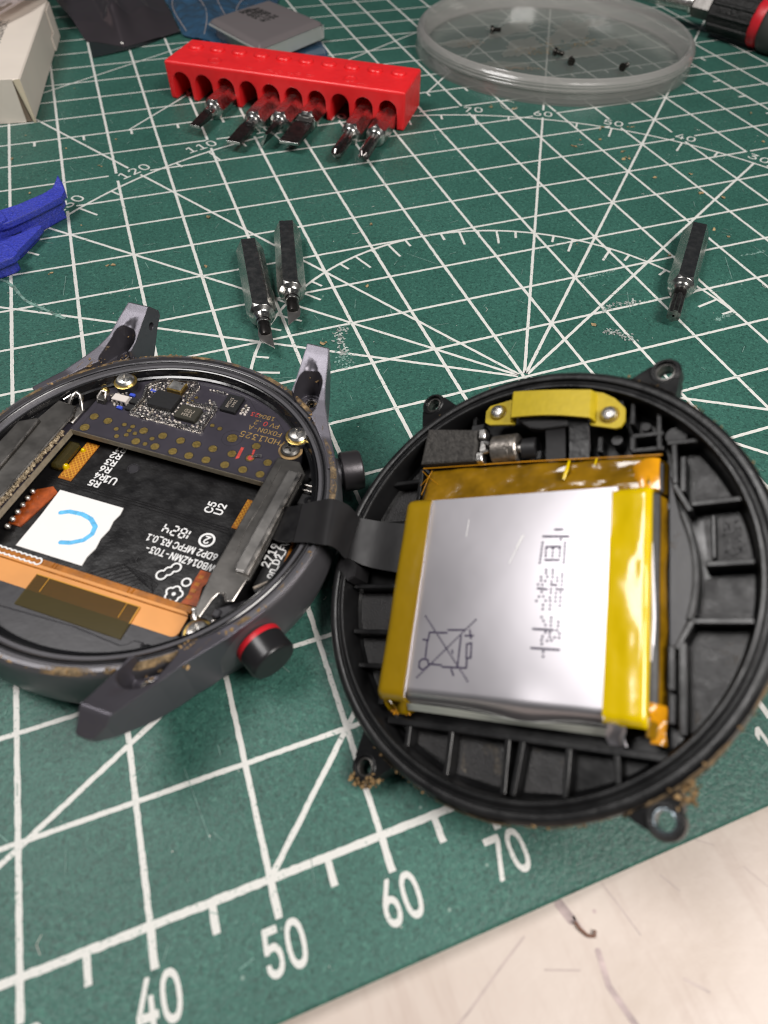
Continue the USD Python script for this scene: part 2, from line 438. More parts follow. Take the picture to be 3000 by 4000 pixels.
# ------------------------------------------------------------------ setting: the table
tb = part('table', bx(-420, 480, -330, 560, -22, -2.0), 'table', kind='structure')
P = [(43.4, -9.6), (43.5, -11.5), (44.0, -12.6), (44.3, -14), (43.9, -16.3), (44.6, -19.2), (45.8, -24)]
part('stain', flat([LineString([(42.9, -9.9), (43.3, -11.2)]).buffer(.42), LineString(P[3:]).buffer(.26), LineString([(43.6, -11.2), (43.95, -12.6)]).buffer(.12), Point(45.5, -11.4).buffer(.16)], -1.985), 'table_stain', tb)
part('scratch', flat([LineString(q).buffer(w) for q, w in (([(47.2, -9.8), (47.7, -11.6), (48.3, -14.2)], .07), ([(38.9, -11), (36.2, -12.2), (32.4, -14.0), (28, -15.6)], .10), ([(52.5, -11), (53.4, -12.6)], .06), ([(39.5, -13.6), (42.2, -14.6)], .07),
                      ([(50, -18), (51.4, -19.4)], .1), ([(57, -9.5), (58.5, -10.6)], .06), ([(60, -13), (61, -15)], .05), ([(30, -18), (35, -16.5)], .06))], -1.99), 'table_scratch', tb)
tag(part('hair', tube([(43.45, -11.5, -1.75), (43.6, -12.1, -1.7), (44.0, -12.75, -1.72), (44.5, -12.95, -1.72), (44.75, -12.6, -1.75)], .13), 'hair'), 'short brown curled hair or fibre on the cream table below the mat edge', 'fibre')

# ------------------------------------------------------------------ cutting mat and its print
MX0, MX1, MY0, MY1 = -70, 290, -9.6, 330
mt = thing('cutting_mat', 'green cutting mat with white grid, protractor arcs and ruler numbers', 'cutting mat')
part('mat_sheet', bx(MX0, MX1, MY0, MY1, -1.98, 0, .25), 'mat_green', mt)
CX, CY = 70.0, 50.0
zones = []                                       # (cx, cy, yaw, half width, half height) where the print leaves room for numbers
numbers = []
for a in range(10, 180, 10):
    t = math.radians(a)
    s = str(a)
    r = 93.0
    x, y, yaw = CX + r * math.cos(t), CY + r * math.sin(t), t - math.pi / 2
    numbers.append((s, x, y, 2.55, yaw, 1.08))
    zones.append((x, y, yaw, 1.25 * len(s) + .75, 2.0))
for k in range(0, 18):
    if k in (5, 6):
        continue
    s = str(30 + 10 * k)
    numbers.append((s, 10 * k, -5.05, 3.3, 0.0, .64))
    zones.append((10 * k, -5.05, 0, .92 * len(s) + .3, 1.95))


def free(x, y):
    ok = np.ones(len(x), bool)
    for cx, cy, w, hw, hh in zones:
        c, s = math.cos(w), math.sin(w)
        u, v = (x - cx) * c + (y - cy) * s, -(x - cx) * s + (y - cy) * c
        ok &= ~((abs(u) < hw) & (abs(v) < hh))
    return ok


def strip(xs, ys, w, z, gaps=True):
    """a printed line of width w along the points, its edges slightly ragged, left out where a number stands"""
    x, y = np.array(xs, float), np.array(ys, float)
    tx, ty = np.gradient(x), np.gradient(y)
    l = np.hypot(tx, ty)
    nx, ny = -ty / l, tx / l
    n = len(x)
    a, b = w / 2 * (1 + nrs.uniform(-.13, .13, n)), w / 2 * (1 + nrs.uniform(-.13, .13, n))
    V = np.vstack([np.c_[x + nx * a, y + ny * a, np.full(n, z)], np.c_[x - nx * b, y - ny * b, np.full(n, z)]])
    ok = free((x[:-1] + x[1:]) / 2, (y[:-1] + y[1:]) / 2) if gaps else np.ones(n - 1, bool)
    i = np.arange(n - 1)[ok]
    return trimesh.Trimesh(V, np.vstack([np.c_[i, i + n, i + n + 1], np.c_[i, i + n + 1, i + 1]]), process=False)


def line(x0, y0, x1, y1, w, z, step=.45, gaps=True):
    n = max(2, int(math.hypot(x1 - x0, y1 - y0) / step))
    return strip(np.linspace(x0, x1, n), np.linspace(y0, y1, n), w, z, gaps)


def arc(cx, cy, r, a0, a1, w, z):
    t = np.radians(np.linspace(a0, a1, max(8, int(abs(a1 - a0) / 180 * math.pi * r / .45))))
    return strip(cx + r * np.cos(t), cy + r * np.sin(t), w, z)


Z = .004
G = [line(10 * k, 0, 10 * k, 320, .52, Z) for k in range(-6, 29)]
part('grid_line', G, 'mat_print', mt)
part('grid_line', [line(-60, 10 * k, 280, 10 * k, .47, 2 * Z) for k in range(1, 33)], 'mat_print', mt, label='lines running across the mat')
ray = []
for a in (30, 45, 60, 120, 135, 150):
    t = math.radians(a)
    c, s = math.cos(t), math.sin(t)
    far = {45: 215, 60: 170, 120: 180, 135: 150}.get(a, 90)
    ray.append(line(CX + .9 * c, CY + .9 * s, CX + far * c, CY + far * s, .47, 3 * Z))
for a in (-30, -45, -60, -120, -135, -150):
    t = math.radians(a)
    c, s = math.cos(t), math.sin(t)
    ray.append(line(CX + .9 * c, CY + .9 * s, CX + 50 / abs(s) * c, CY - 50, .52, 3 * Z))
for x, y, a, l in ((24.5, 150, 45, 66), (95.3, 150, 45, 70), (-37.5, 150, 30, 120), (39, 150, 30, 140)):
    t = math.radians(a)
    ray.append(line(x, y, x + l * math.cos(t), y + l * math.sin(t), .38, 3 * Z))
part('angle_line', ray, 'mat_print', mt)
arcs = [arc(CX, CY, 90, 0, 180, .47, 4 * Z), arc(CX, CY, 40, 0, 180, .47, 4 * Z), arc(95.3, 150, 60, 4, 60, .4, 4 * Z)]
part('protractor_arc', arcs, 'mat_print', mt)
tk = []
for a in range(5, 180, 5):
    t = math.radians(a)
    c, s = math.cos(t), math.sin(t)
    if a in (30, 45, 60, 120, 135, 150):
        continue
    d = 4.6 if a % 10 == 0 else 2.3
    tk.append(line(CX + (90 - d) * c, CY + (90 - d) * s, CX + 90 * c, CY + 90 * s, .42, 5 * Z))
    d = 4.3 if a % 10 == 0 else 2.2
    tk.append(line(CX + (40 - d) * c, CY + (40 - d) * s, CX + 40 * c, CY + 40 * s, .42, 5 * Z))
for k in range(-3, 18):
    tk.append(line(10 * k, 0, 10 * k, -3.0, .62, 5 * Z, gaps=False))
    tk.append(line(10 * k + 5, 0, 10 * k + 5, -2.35, .6, 5 * Z, gaps=False))
    tk.append(line(10 * k + 5, 150, 10 * k + 5, 147.8, .5, 5 * Z))
    if 0 <= k < 15:
        tk.append(line(170, 10 * k + 5, 167.8, 10 * k + 5, .5, 5 * Z))
part('ruler_tick', tk, 'mat_print', mt, kind='stuff')
part('ruler_line', line(-60, 0, 280, 0, .66, 6 * Z), 'mat_print', mt)
for s, x, y, h, yaw, sx in numbers:
    t = text(s, h, x, y, 0, yaw, sx, depth=.02, bold=yaw == 0)
    t.vertices[:, 2] = np.clip(t.vertices[:, 2], 0.001, .026)
    part('number', t, 'mat_print', mt)


def scuff_patch(pts, w, n, seed, z=.03):
    q = random.Random(seed)
    out = []
    for i in range(n):
        k = q.random() * (len(pts) - 1)
        a, b = np.array(pts[int(k)]), np.array(pts[int(k) + 1])
        c = a + (b - a) * (k % 1) + np.array([q.gauss(0, w), q.gauss(0, w)])
        s = q.uniform(.05, .22)
        ang = q.uniform(0, 6.28)
        pl = Polygon([(c[0] + s * q.uniform(.4, 1.3) * math.cos(t) * 1.6, c[1] + s * q.uniform(.4, 1.3) * math.sin(t)) for t in np.linspace(0, 5.4, 7)])
        out.append(flat([affinity.rotate(pl.buffer(0), ang, use_radians=True)], z + i * .0004))
    return out


SCR = [(-1.69, 99.32), (-.55, 98.21), (.39, 96.62), (1.12, 94.42), (2.02, 92.19), (3.46, 90.17), (4.9, 88.67), (6.31, 86.87), (7.86, 85.11)]
part('scuff', [line(a[0], a[1], b[0], b[1], .36 + .25 * rnd.random(), .03 + .0008 * i, .12) for i, (a, b) in enumerate(zip(SCR[:-1], SCR[1:]))] + scuff_patch(SCR, .35, 60, 3, .04), 'scuff', mt, label='turquoise curved scratch')
part('scuff', scuff_patch([(48.2, 69.2), (47, 67.5), (46.9, 65.6), (46.6, 63.4)], .42, 90, 4) , 'scuff_pale', mt, label='pale flaked scuff')
part('scuff', scuff_patch([(47.0, 63.2), (46.3, 62.4), (45.8, 60.2)], .55, 60, 5), 'scuff', mt)
part('scuff', scuff_patch([(89.0, 60.2), (92.8, 61.2), (96.0, 60.2)], .42, 70, 6) + scuff_patch([(87, 55.4), (88.6, 54.6), (90.2, 52.6)], .5, 80, 7, .08), 'scuff_pale', mt)
part('scuff', scuff_patch([(105.2, 52.3), (109.3, 52.9)], .2, 40, 8) + scuff_patch([(90.8, 69), (97.6, 69.5)], .12, 30, 9) + scuff_patch([(121.8, 66.4), (127.2, 66.3)], .12, 30, 10), 'scuff', mt)
fine = []
q = random.Random(21)
for i in range(560):
    x, y = q.uniform(-5, 150), q.uniform(-6, 170)
    a, l = q.uniform(0, 3.14), q.uniform(.4, 2.4) * (1 if i % 9 else 3)
    fine.append(line(x, y, x + l * math.cos(a), y + l * math.sin(a), .05 + .05 * q.random(), .028 + i * .0001, .3))
part('scratch', fine, 'scuff', mt, kind='stuff')

CRUMBS = [(3.38, 153.6), (0.56, 142.9), (21.45, 146.1), (11.14, 144.8), (14.74, 176.4), (3.55, 127.4), (17.08, 134.9), (16.45, 97.6), (6.46, 98.5), (12.1, 112.5), (111.83, 135.3), (105.93, 137.5), (122.31, 114.7), (117.79, 115.8), (115.18, 113.2), (132.47, 118.1),
          (123.47, 107.9), (122.1, 105.0), (123.8, 105.7), (122.8, 105.3), (123.1, 104.6), (122.1, 114.5), (156.8, 102.7), (124.8, 118.9), (95.6, 78.9), (109.5, 70.4), (122.8, 75.4), (123.8, 72.4), (129.2, 87.4), (132.1, 94.8), (123.7, 95.8), (131.9, 84.7), (86.1, 57.5), (44.2, 66.4), (31.1, 92.5), (34.5, 108.2),
          (99.4, 165.5), (67.5, 149.2), (164.2, 116), (55.6, 78.4), (62.5, 96.6)]
cr = []
for i, (x, y) in enumerate(CRUMBS):
    for k in range(rnd.choice((1, 1, 2, 3))):
        b = jitter_blob(rnd.uniform(.22, .62), 9, .35, 100 + 7 * i + k)
        cr.append(mv(b, x + rnd.uniform(-.6, .6) * k, y + rnd.uniform(-.5, .5) * k, .03, rnd.uniform(0, 6)))
tag(part('crumbs', cr, 'crumb', kind='stuff'), 'small tan crumbs and flakes scattered over the green mat', 'crumbs')
du = []
for i in range(420):
    x, y = rnd.uniform(-8, 175), rnd.uniform(-8, 175)
    du.append(mv(jitter_blob(rnd.uniform(.05, .13), 6, .6, i), x, y, .03))
for i in range(26):
    x, y, a, l = rnd.uniform(0, 150), rnd.uniform(0, 160), rnd.uniform(0, 6.3), rnd.uniform(.5, 1.6)
    du.append(tube([(x, y, .05), (x + l * .5 * math.cos(a), y + l * .5 * math.sin(a), .1), (x + l * math.cos(a + .5), y + l * math.sin(a + .5), .05)], .03, 4))
tag(part('dust', du, 'dust', kind='stuff'), 'fine pale dust specks and lint on the green mat', 'dust')

# ------------------------------------------------------------------ the opened watch, lying on its face
YAW = math.radians(-37.9)
WF = frame((15.96, 39.86, 0), YAW)
watch = thing('watch', 'opened black round watch lying face down with its circuit board bared', 'watch', WF)
case = lathe([(20.2, .35), (21.2, .35), (21.75, 1.2), (22.15, 3.2), (22.1, 5.4), (21.75, 7.7), (21.6, 8.15), (21.3, 8.4), (20.95, 8.42), (20.85, 8.05), (20.5, 8.0), (20.42, 8.22), (20.3, 8.28), (20.12, 8.22), (19.95, 7.95), (19.6, 7.9), (19.5, 6.7), (19.2, 6.3), (19.2, 1.2), (20.2, 1.2)], 160)
part('case_body', case, 'case_metal', watch, smooth=35)
part('front_bezel', lathe([(17.0, .02), (20.9, .02), (21.3, .34), (20.9, .6), (17.0, .6)], 120), 'gloss_black', watch, smooth=35)
part('gasket_groove', lathe([(19.97, 7.6), (20.84, 7.6), (20.84, 8.0), (20.52, 7.99), (20.40, 8.235), (20.28, 8.30), (20.14, 8.24), (19.97, 7.97)], 160), 'gloss_black', watch, smooth=35)
part('inner_ring', lathe([(18.75, 6.0), (19.48, 6.0), (19.48, 7.85), (19.42, 7.9), (19.30, 7.85), (19.05, 7.0), (18.75, 6.9)], 160), 'gloss_black', watch, smooth=35)
wd = part('display_back', lathe([(0, 3.6), (19.19, 3.6), (19.19, 4.4), (0, 4.4)], 96), 'flex_black', watch, label='black film covered back of the display')

# dirt packed along the outer edge of the rim
dl = []
for i in range(760):
    a = nrs.uniform(0, 2 * math.pi)
    ay = math.degrees(a) % 360
    wgt = .25 + 1.0 * (abs(ay - 125) < 26) + .9 * (abs(ay - 25) < 30) + .9 * (abs(ay - 300) < 35) + .5 * (abs(ay - 60) < 20)
    if nrs.rand() > wgt:
        continue
    r = 21.22 + nrs.normal(0, .12)
    dl.append(mv(jitter_blob(nrs.uniform(.05, .15) + .2 * (nrs.rand() < .08), 8, .4, i), r * math.cos(a), r * math.sin(a), 8.36, a))
part('dirt', dl, 'dirt', watch, kind='stuff')
part('grime', lathe([(20.9, 8.44), (21.32, 8.42), (21.62, 8.18)], 160, closed=False), 'grime', watch, smooth=40, kind='stuff')
for a0, a1 in ((100, 150), (12, 50), (282, 322), (60, 74), (205, 240)):
    tt = np.radians(np.linspace(a0, a1, 40))
    part('grime', grid_sheet(40, 4, lambda u, v: np.stack([(20.95 + .62 * v) * np.cos(np.radians(a0 + (a1 - a0) * u)), (20.95 + .62 * v) * np.sin(np.radians(a0 + (a1 - a0) * u)), 8.47 - .22 * v ** 3 + .10 * meshkit.fbm(np.stack([u * 30, v * 4, 0 * u + a0], -1), 3)], -1)), 'grime_heavy', watch, smooth=60, kind='stuff')

# four lugs
lugplan = [(10.95, 15), (10.95, 25.2), (11.3, 25.6), (12.6, 25.2), (13.5, 24.2), (14.1, 22.2), (14.75, 19.4), (15.5, 17.3), (16.4, 15.6), (17.5, 13.7), (18.66, 11.66), (19.9, 9.3), (18.4, 8.4), (14, 13.5)]
lugside = [(9, 2.2), (15.8, 2.2), (19.0, 3.6), (21.2, 5.5), (22.7, 7.3), (24.0, 8.9), (25.35, 10.1), (25.35, 10.6), (23.75, 12.3), (23.4, 12.5), (22.6, 12.0), (21.6, 11.45), (20.6, 10.9), (19.2, 10.1), (17.6, 9.6), (15.6, 9.1), (13.0, 8.5), (9, 8.3)]
A = man(ext(Polygon(lugplan).buffer(-.25).buffer(.25, quad_segs=6), 0, 14))
B = tm(ext(Polygon(lugside), 0, 14))                  # (y, z) profile pulled along x
B.vertices = B.vertices[:, [2, 0, 1]] + np.array([8, 0, 0])
B = man(B)
lug = A ^ B
scoop = man(hull(np.vstack([np.c_[c[0] + r * np.cos(np.linspace(0, 6.2, 28)), c[1] + r * np.sin(np.linspace(0, 6.2, 28)), np.full(28, z)] for c, r, z in (((12.75, 18.9), 1.5, 7.35), ((12.72, 19.1), 1.62, 9.2), ((12.7, 19.5), 1.62, 13.5), ((13.1, 16.6), 1.5, 7.6), ((13.0, 16.0), 1.6, 13.5))])))
seat = man(disc(12.75, 19.1, 1.5, 7.0, 9.5, 40))
dip = man(hull(np.vstack([trimesh.creation.icosphere(3, 1.0).vertices * r + c for r, c in ((1.3, (12.45, 20.3, 11.9)), (.8, (12.1, 21.8, 12.6)))])))
slope = man(hull([(x, y, z) for x in (13.2, 16.6) for y, z in ((19.0, 7.1), (15.6, 7.6), (19.0, 9.5), (15.6, 9.5))]))
lug = lug - scoop - seat - dip - man(disc(12.75, 19.2, .78, 3, 9, 28))
bar = tm(disc(0, 0, .5, -3, 1.2, 20))
bar = mv(bar, 11, 22.9, 9.9, 0, math.pi / 2)
lug = lug - man(bar)
lug = lug - m3.Manifold.cylinder(20, 21.0, 21.0, 128)
lugmesh = tm(lug.refine_to_length(.7))
thread = [mv(lathe([(.60, z), (.80, z), (.80, z + .1), (.60, z + .05)], 24), 12.75, 19.2) for z in np.arange(5.0, 6.95, .22)]
for sx, sy, n in ((-1, 1, 'one'), (1, 1, 'two'), (1, -1, 'three'), (-1, -1, 'four')):
    def flip(t):
        t = tm(t).copy()
        t.vertices = t.vertices * np.array([sx, sy, 1.0]) + np.array([-.35, 0, 0])
        if sx * sy < 0:
            t.faces = t.faces[:, ::-1]
        return t
    lg = part('lug', flip(lugmesh), 'lug_metal', watch, smooth=38)
    part('thread', [flip(t) for t in thread], 'steel', lg, smooth=30)
    dd = []
    for i in range(46):
        t_ = nrs.rand()
        x, y, z = (13.0 + nrs.normal(0, .7), 17.4 + nrs.normal(0, .8), 7.8) if t_ < .4 else (12.7 + nrs.normal(0, .6), 20.75 + nrs.normal(0, .12), 9.0 + nrs.rand()) if t_ < .6 else (15.0 + nrs.normal(0, .5), 15.6 + nrs.normal(0, .7), 9.25)
        dd.append(flip(mv(jitter_blob(nrs.uniform(.08, .26), 8, .5, i), x, y, z - .25)))
    part('dirt', dd, 'dirt', lg, kind='stuff')
    part('grime', flip(grid_sheet(14, 10, lambda u, v: np.stack([14.9 + 1.6 * u - .9 * v, 14.4 + 3.6 * v - .6 * u, 8.78 + .8 * v - .1 * u + .05 * np.sin(7 * u)], -1))), 'grime', lg, smooth=60, kind='stuff')

# crowns: built along +x, then turned to their place
def crown(r, red):
    neck = [(0, 0), (1.75, 0), (1.75, 1.0), (0, 1.0)]
    y0 = 1.0
    head = [(0, y0), (r - .12, y0), (r, y0 + .12), (r, y0 + 2.15), (r - .18, y0 + 2.42), (r - .5, y0 + 2.5), (0, y0 + 2.5)]
    return neck, [(0, y0), (r + .02, y0), (r + .02, y0 + .75), (0, y0 + .75)], head


def along(prof, n=56):
    return mv(lathe(prof, n), 0, 0, 0, 0, math.pi / 2)


for ang, red, zz in ((31.5, False, 4.7), (-30.5, True, 4.7)):
    a = math.radians(ang)
    R0 = 21.4
    place = lambda t: mv(t, R0 * math.cos(a), R0 * math.sin(a), zz, a)
    neck, ring, head = crown(2.38, red)
    cw = part('crown', place(along(head)), 'crown_black' if red else 'crown_metal', watch, smooth=35, label='upper crown' if not red else 'lower push crown with a red ring')
    part('neck', place(along(neck)), 'case_metal', cw, smooth=35)
    if red:
        part('ring', place(along([(1.6, .62), (2.40, .62), (2.40, 1.2), (1.6, 1.2)])), 'crown_red', cw, smooth=35)
        part('led', place(mv(dome_(0, 0, .3, 0, .16, 14), 2.5, -1.75, -1.0, 0, -.6)), 'white_part', cw)

# circuit board
arcp = Point(0, 0).buffer(18.95, quad_segs=48)
board = unary_union([arcp.intersection(sbox(-13.2, 6.0, 12.35, 20)), arcp.intersection(Polygon([(-19, -12.5), (-13.25, -12.5), (-13.25, 6), (-12.6, 6.0), (-12.6, 9), (-17, 9), (-19, 6)]))]).buffer(-.35).buffer(.35)
board = board.difference(Point(-11.9, 15.9).buffer(.2))
cb = part('circuit_board', ext(board, 5.75, 6.55), 'board_core', watch)
mask = board.buffer(-.03)
part('solder_mask', ext(mask, 6.55, 6.62), 'solder_mask', cb)
innerline = Polygon([(-12.4, 10.2), (-13.3, 12.0), (-11.9, 14.2), (-8.8, 16.6), (-2.2, 18.25), (2, 18.3), (4.6, 17.7), (6.2, 16.2), (9.3, 15.6), (11.9, 13.2), (12.2, 11.9), (12.2, 6.2), (-12.4, 6.2)])
part('trace_line', flat([innerline.buffer(.05).difference(innerline.buffer(-.03))], 6.626), 'slate_plastic', cb)
PADS = [(-11.77, 8.73, .5), (-9.81, 8.63, .5), (-11.8, 6.79, .55), (-8.12, 7.79, .28), (-7.6, 8.73, .28), (-6.49, 8.79, .28), (-6.52, 8.06, .27), (-5.63, 7.86, .26), (-7.43, 6.77, .28), (-6.47, 7.33, .27), (-4.89, 8.59, .5), (-2.34, 8.61, .5), (-3.28, 7.78, .28), (-4.85, 6.78, .5), (-3.62, 6.78, .27), (-2.31, 6.79, .5),
        (.05, 8.6, .5), (.03, 6.8, .5), (2.11, 8.68, .5), (2.11, 6.81, .5), (4.23, 8.69, .5), (4.3, 6.86, .5), (6.69, 8.7, .5), (6.68, 6.9, .5), (5.61, 10.96, .62), (8.85, 10.71, .5), (8.97, 8.78, .5), (8.95, 6.91, .5), (11.18, 8.81, .48), (11.1, 6.92, .48), (2.41, 12.06, .26), (3.51, 11.87, .28),
        (-1.7, 15.75, .2), (-1.9, 15.0, .2), (-2.2, 14.35, .2)]
for x, y, r in PADS:
    part('contact_pad', disc(x, y, r, 6.62, 6.655, 22), 'gold', cb)
part('pad_ring', [lathe_ for lathe_ in [mv(lathe([(1.22, 6.622), (1.26, 6.622), (1.26, 6.632), (1.22, 6.632)], 40), 5.61, 10.96)] + [mv(lathe([(r + .05, 6.622), (r + .1, 6.622), (r + .1, 6.634), (r + .05, 6.634)], 24), x, y) for x, y, r in PADS]], 'slate_plastic', cb)


def gtext(s, h, x, y, sx, m):
    t = text(s, h, x, y, 6.615, math.pi, sx)
    part('print', t, m, cb)


gtext('YHDL', .80, 10.55, 12.1, 1.02, 'gold_ink')
gtext('1325', .95, 7.65, 12.0, .95, 'gold_ink')
gtext('F0X0N-A', .72, 8.75, 13.3, .95, 'gold_ink')
gtext('PV', .72, 9.5, 14.45, .95, 'gold_ink')
gtext('0', .72, 8.35, 14.4, .95, 'red_ink')
gtext('.2', .72, 7.3, 14.3, .95, 'gold_ink')
gtext('1804', .66, 8.0, 15.45, .95, 'gold_ink')
gtext('23', .66, 6.45, 15.45, .95, 'red_ink')
part('red_mark', [flat([Point(9.0, 8.82).buffer(.34)], 6.662), flat([Polygon([(7.25, 10.0), (7.6, 10.05), (7.75, 8.4), (7.4, 8.1)])], 6.628), flat([Polygon([(8.7, 10.2), (9.0, 10.2), (9.1, 9.3), (8.9, 9.3)])], 6.628)], 'red_ink', cb)
for y in (7.2,):
    part('wire_loop', tube([(9.05, 8.95, 6.7), (9.7, 9.3, 6.95), (10.15, 9.45, 6.9), (10.2, 9.2, 6.85), (9.7, 9.15, 6.85), (9.15, 8.85, 6.7)], .05, 6), 'silver', cb)


def chip(x0, x1, y0, y1, h, m, name='chip', b=.06, z=6.62):
    return part(name, bx(x0, x1, y0, y1, z, z + h, b), m, cb)


chip(-6.45, -3.15, 12.2, 14.9, .75, 'chip_black')
c2 = chip(-2.4, .35, 11.5, 13.75, .6, 'chip_olive')
for s, y in (('G2J', 12.85), ('HX1', 12.2)):
    part('print', text(s, .5, -.95, y, 7.213, 0, 1.0, depth=.01), 'ceramic', c2)
c3 = chip(2.15, 4.25, 14.55, 17.35, .5, 'chip_black')
part('print', text('I7CLW', .38, 2.9, 15.9, 7.115, math.pi / 2 + math.pi, 1.0, depth=.01), 'ceramic', c3)
part('print', text('1842', .38, 3.5, 15.9, 7.115, math.pi / 2 + math.pi, 1.0, depth=.01), 'ceramic', c3)
oc = part('oscillator', bx(-5.6, -3.55, 15.35, 17.1, 6.62, 7.3, .06), 'gold', cb)
part('lid', bx(-5.42, -3.68, 15.55, 16.98, 7.3, 7.42, .05), 'silver', oc)
part('vent_hole', disc(-4.0, 16.7, .16, 7.42, 7.432, 14), 'chip_black', oc)
chip(-11.0, -9.0, 11.55, 12.6, .75, 'white_part', 'led_block')
part('led_foot', [bx(-10.7 + .62 * i, -10.45 + .62 * i, 11.5, 11.56, 6.7, 7.2) for i in range(3)], 'chip_black', cb)
sp = part('spring_contact', tube([(-12.6, 11.0, 6.7), (-12.9, 11.5, 7.1), (-12.6, 12.2, 7.5), (-12.0, 12.2, 7.5), (-11.8, 11.5, 7.3), (-12.0, 11.0, 6.7)], .2, 8), 'steel', cb, smooth=40)
chip(-12.6, -11.7, 10.9, 11.7, .7, 'dark_steel', 'socket')
part('gold_stud', dome_(-13.0, 13.0, .55, 6.62, .55), 'gold', cb, smooth=40)
for x, y in ((-9.3, 13.4), (-7.25, 14.95), (-9.6, 10.95)):
    chip(x - .35, x + .35, y - .22, y + .22, .32, 'blue_led', 'small_chip')
for x, y in ((-8.4, 12.5), (-8.3, 11.3)):
    chip(x - .55, x + .55, y - .45, y + .45, .4, 'chip_black', 'small_chip')
# shield fence: a thin raised wall around the chip group
FEN = [(-8.0, 16.1), (-7.2, 16.9), (-2.75, 18.0), (-2.25, 17.3), (-2.7, 15.2), (-2.3, 14.45), (1.55, 14.45), (1.5, 10.55), (-7.75, 10.55), (-7.6, 13.4), (-8.3, 15.3)]
fp = Polygon(FEN).buffer(.18).buffer(-.05)
part('shield_fence', [ext(fp.difference(fp.buffer(-.22)), 6.62, 7.12), ext(fp.buffer(.1).difference(fp.buffer(-.28)), 6.62, 6.66)], 'solder', cb)
sol = []
for i in range(44):
    p_ = fp.exterior.interpolate(nrs.rand() * fp.exterior.length)
    sol.append(dome_(p_.x, p_.y, nrs.uniform(.1, .22), 6.64, nrs.uniform(.3, .6), 10))
part('solder_blob', sol, 'solder', cb, smooth=50, kind='stuff')
sm = {'ceramic': [], 'silver': [], 'white_part': [], 'chip_black': []}
busy = [sbox(-6.6, 12.05, -3.0, 15.05), sbox(-2.6, 11.3, .5, 13.9), sbox(-5.75, 15.2, -3.4, 17.2)]
k = 0
zone = [(fp.buffer(-.30), 190), (Polygon([(-12.2, 12.6), (-8.8, 13.2), (-8.3, 10.9), (-10.6, 10.7)]), 26), (Polygon([(-12.4, 12.6), (-9.6, 14.0), (-10.2, 12.8), (-11.6, 12.6)]), 10), (Polygon([(-.3, 15.0), (1.9, 14.6), (1.6, 15.5), (.2, 16.2)]), 9), (Polygon([(4.5, 15.0), (5.4, 14.8), (5.6, 16.4), (4.6, 16.8)]), 12), (Polygon([(-1.1, 17.2), (2.0, 17.3), (2.0, 17.8), (-1.0, 17.7)]), 9)]
for zp, cnt in zone:
    x0, y0, x1, y1 = zp.bounds
    put = []
    for i in range(cnt * 30):
        x, y = nrs.uniform(x0, x1), nrs.uniform(y0, y1)
        w, h = (.34, .17) if nrs.rand() < .6 else (.2, .36)
        b = sbox(x - w / 2 - .015, y - h / 2 - .015, x + w / 2 + .015, y + h / 2 + .015)
        if not zp.contains(b) or any(b.intersects(u) for u in busy) or any(b.intersects(u) for u in put):
            continue
        put.append(b)
        hh = nrs.uniform(.18, .34)
        c = nrs.choice(['ceramic', 'white_part', 'white_part', 'chip_black', 'silver'])
        e = .07
        if w > h:
            sm[c].append(bx(x - w / 2 + e, x + w / 2 - e, y - h / 2, y + h / 2, 6.62, 6.62 + hh, .03))
            sm['silver'] += [bx(x - w / 2, x - w / 2 + e, y - h / 2, y + h / 2, 6.62, 6.63 + hh, .03), bx(x + w / 2 - e, x + w / 2, y - h / 2, y + h / 2, 6.62, 6.63 + hh, .03)]
        else:
            sm[c].append(bx(x - w / 2, x + w / 2, y - h / 2 + e, y + h / 2 - e, 6.62, 6.62 + hh, .03))
            sm['silver'] += [bx(x - w / 2, x + w / 2, y - h / 2, y - h / 2 + e, 6.62, 6.63 + hh, .03), bx(x - w / 2, x + w / 2, y + h / 2 - e, y + h / 2, 6.62, 6.63 + hh, .03)]
        if len(put) >= cnt:
            break
for i in range(11):                                  # pins along the two chips
    sm['silver'].append(bx(-6.8, -6.45, 12.3 + .235 * i, 12.42 + .235 * i, 6.62, 6.8))
    sm['silver'].append(bx(-6.4 + .3 * i, -6.26 + .3 * i, 11.85, 12.2, 6.62, 6.8))
    sm['silver'].append(bx(.4, .72, 11.5 + .2 * i, 11.6 + .2 * i, 6.62, 6.82))
    sm['silver'].append(bx(-3.1, -2.8, 12.2 + .2 * i, 12.3 + .2 * i, 6.62, 6.82))
for i in range(6):
    sm['white_part'].append(dome_(4.75 + .55 * (i % 2), 15.0 + .42 * (i // 2), .17, 6.62, .2, 10))
for mname, ms in sm.items():
    part('small_component', ms, mname, cb, kind='stuff')


def screw_head(x, y, z, r, m, cross=True, tilt=0):
    hd = man(lathe([(0, 0), (r, 0), (r, .28), (r * .8, .52), (r * .45, .62), (0, .65)], 36))
    if cross:
        for a in (.5, .5 + math.pi / 2):
            hd = hd - man(mv(bx(-r * .55, r * .55, -r * .12, r * .12, .32, 1), 0, 0, 0, a))
    return mv(tm(hd), x, y, z, tilt)


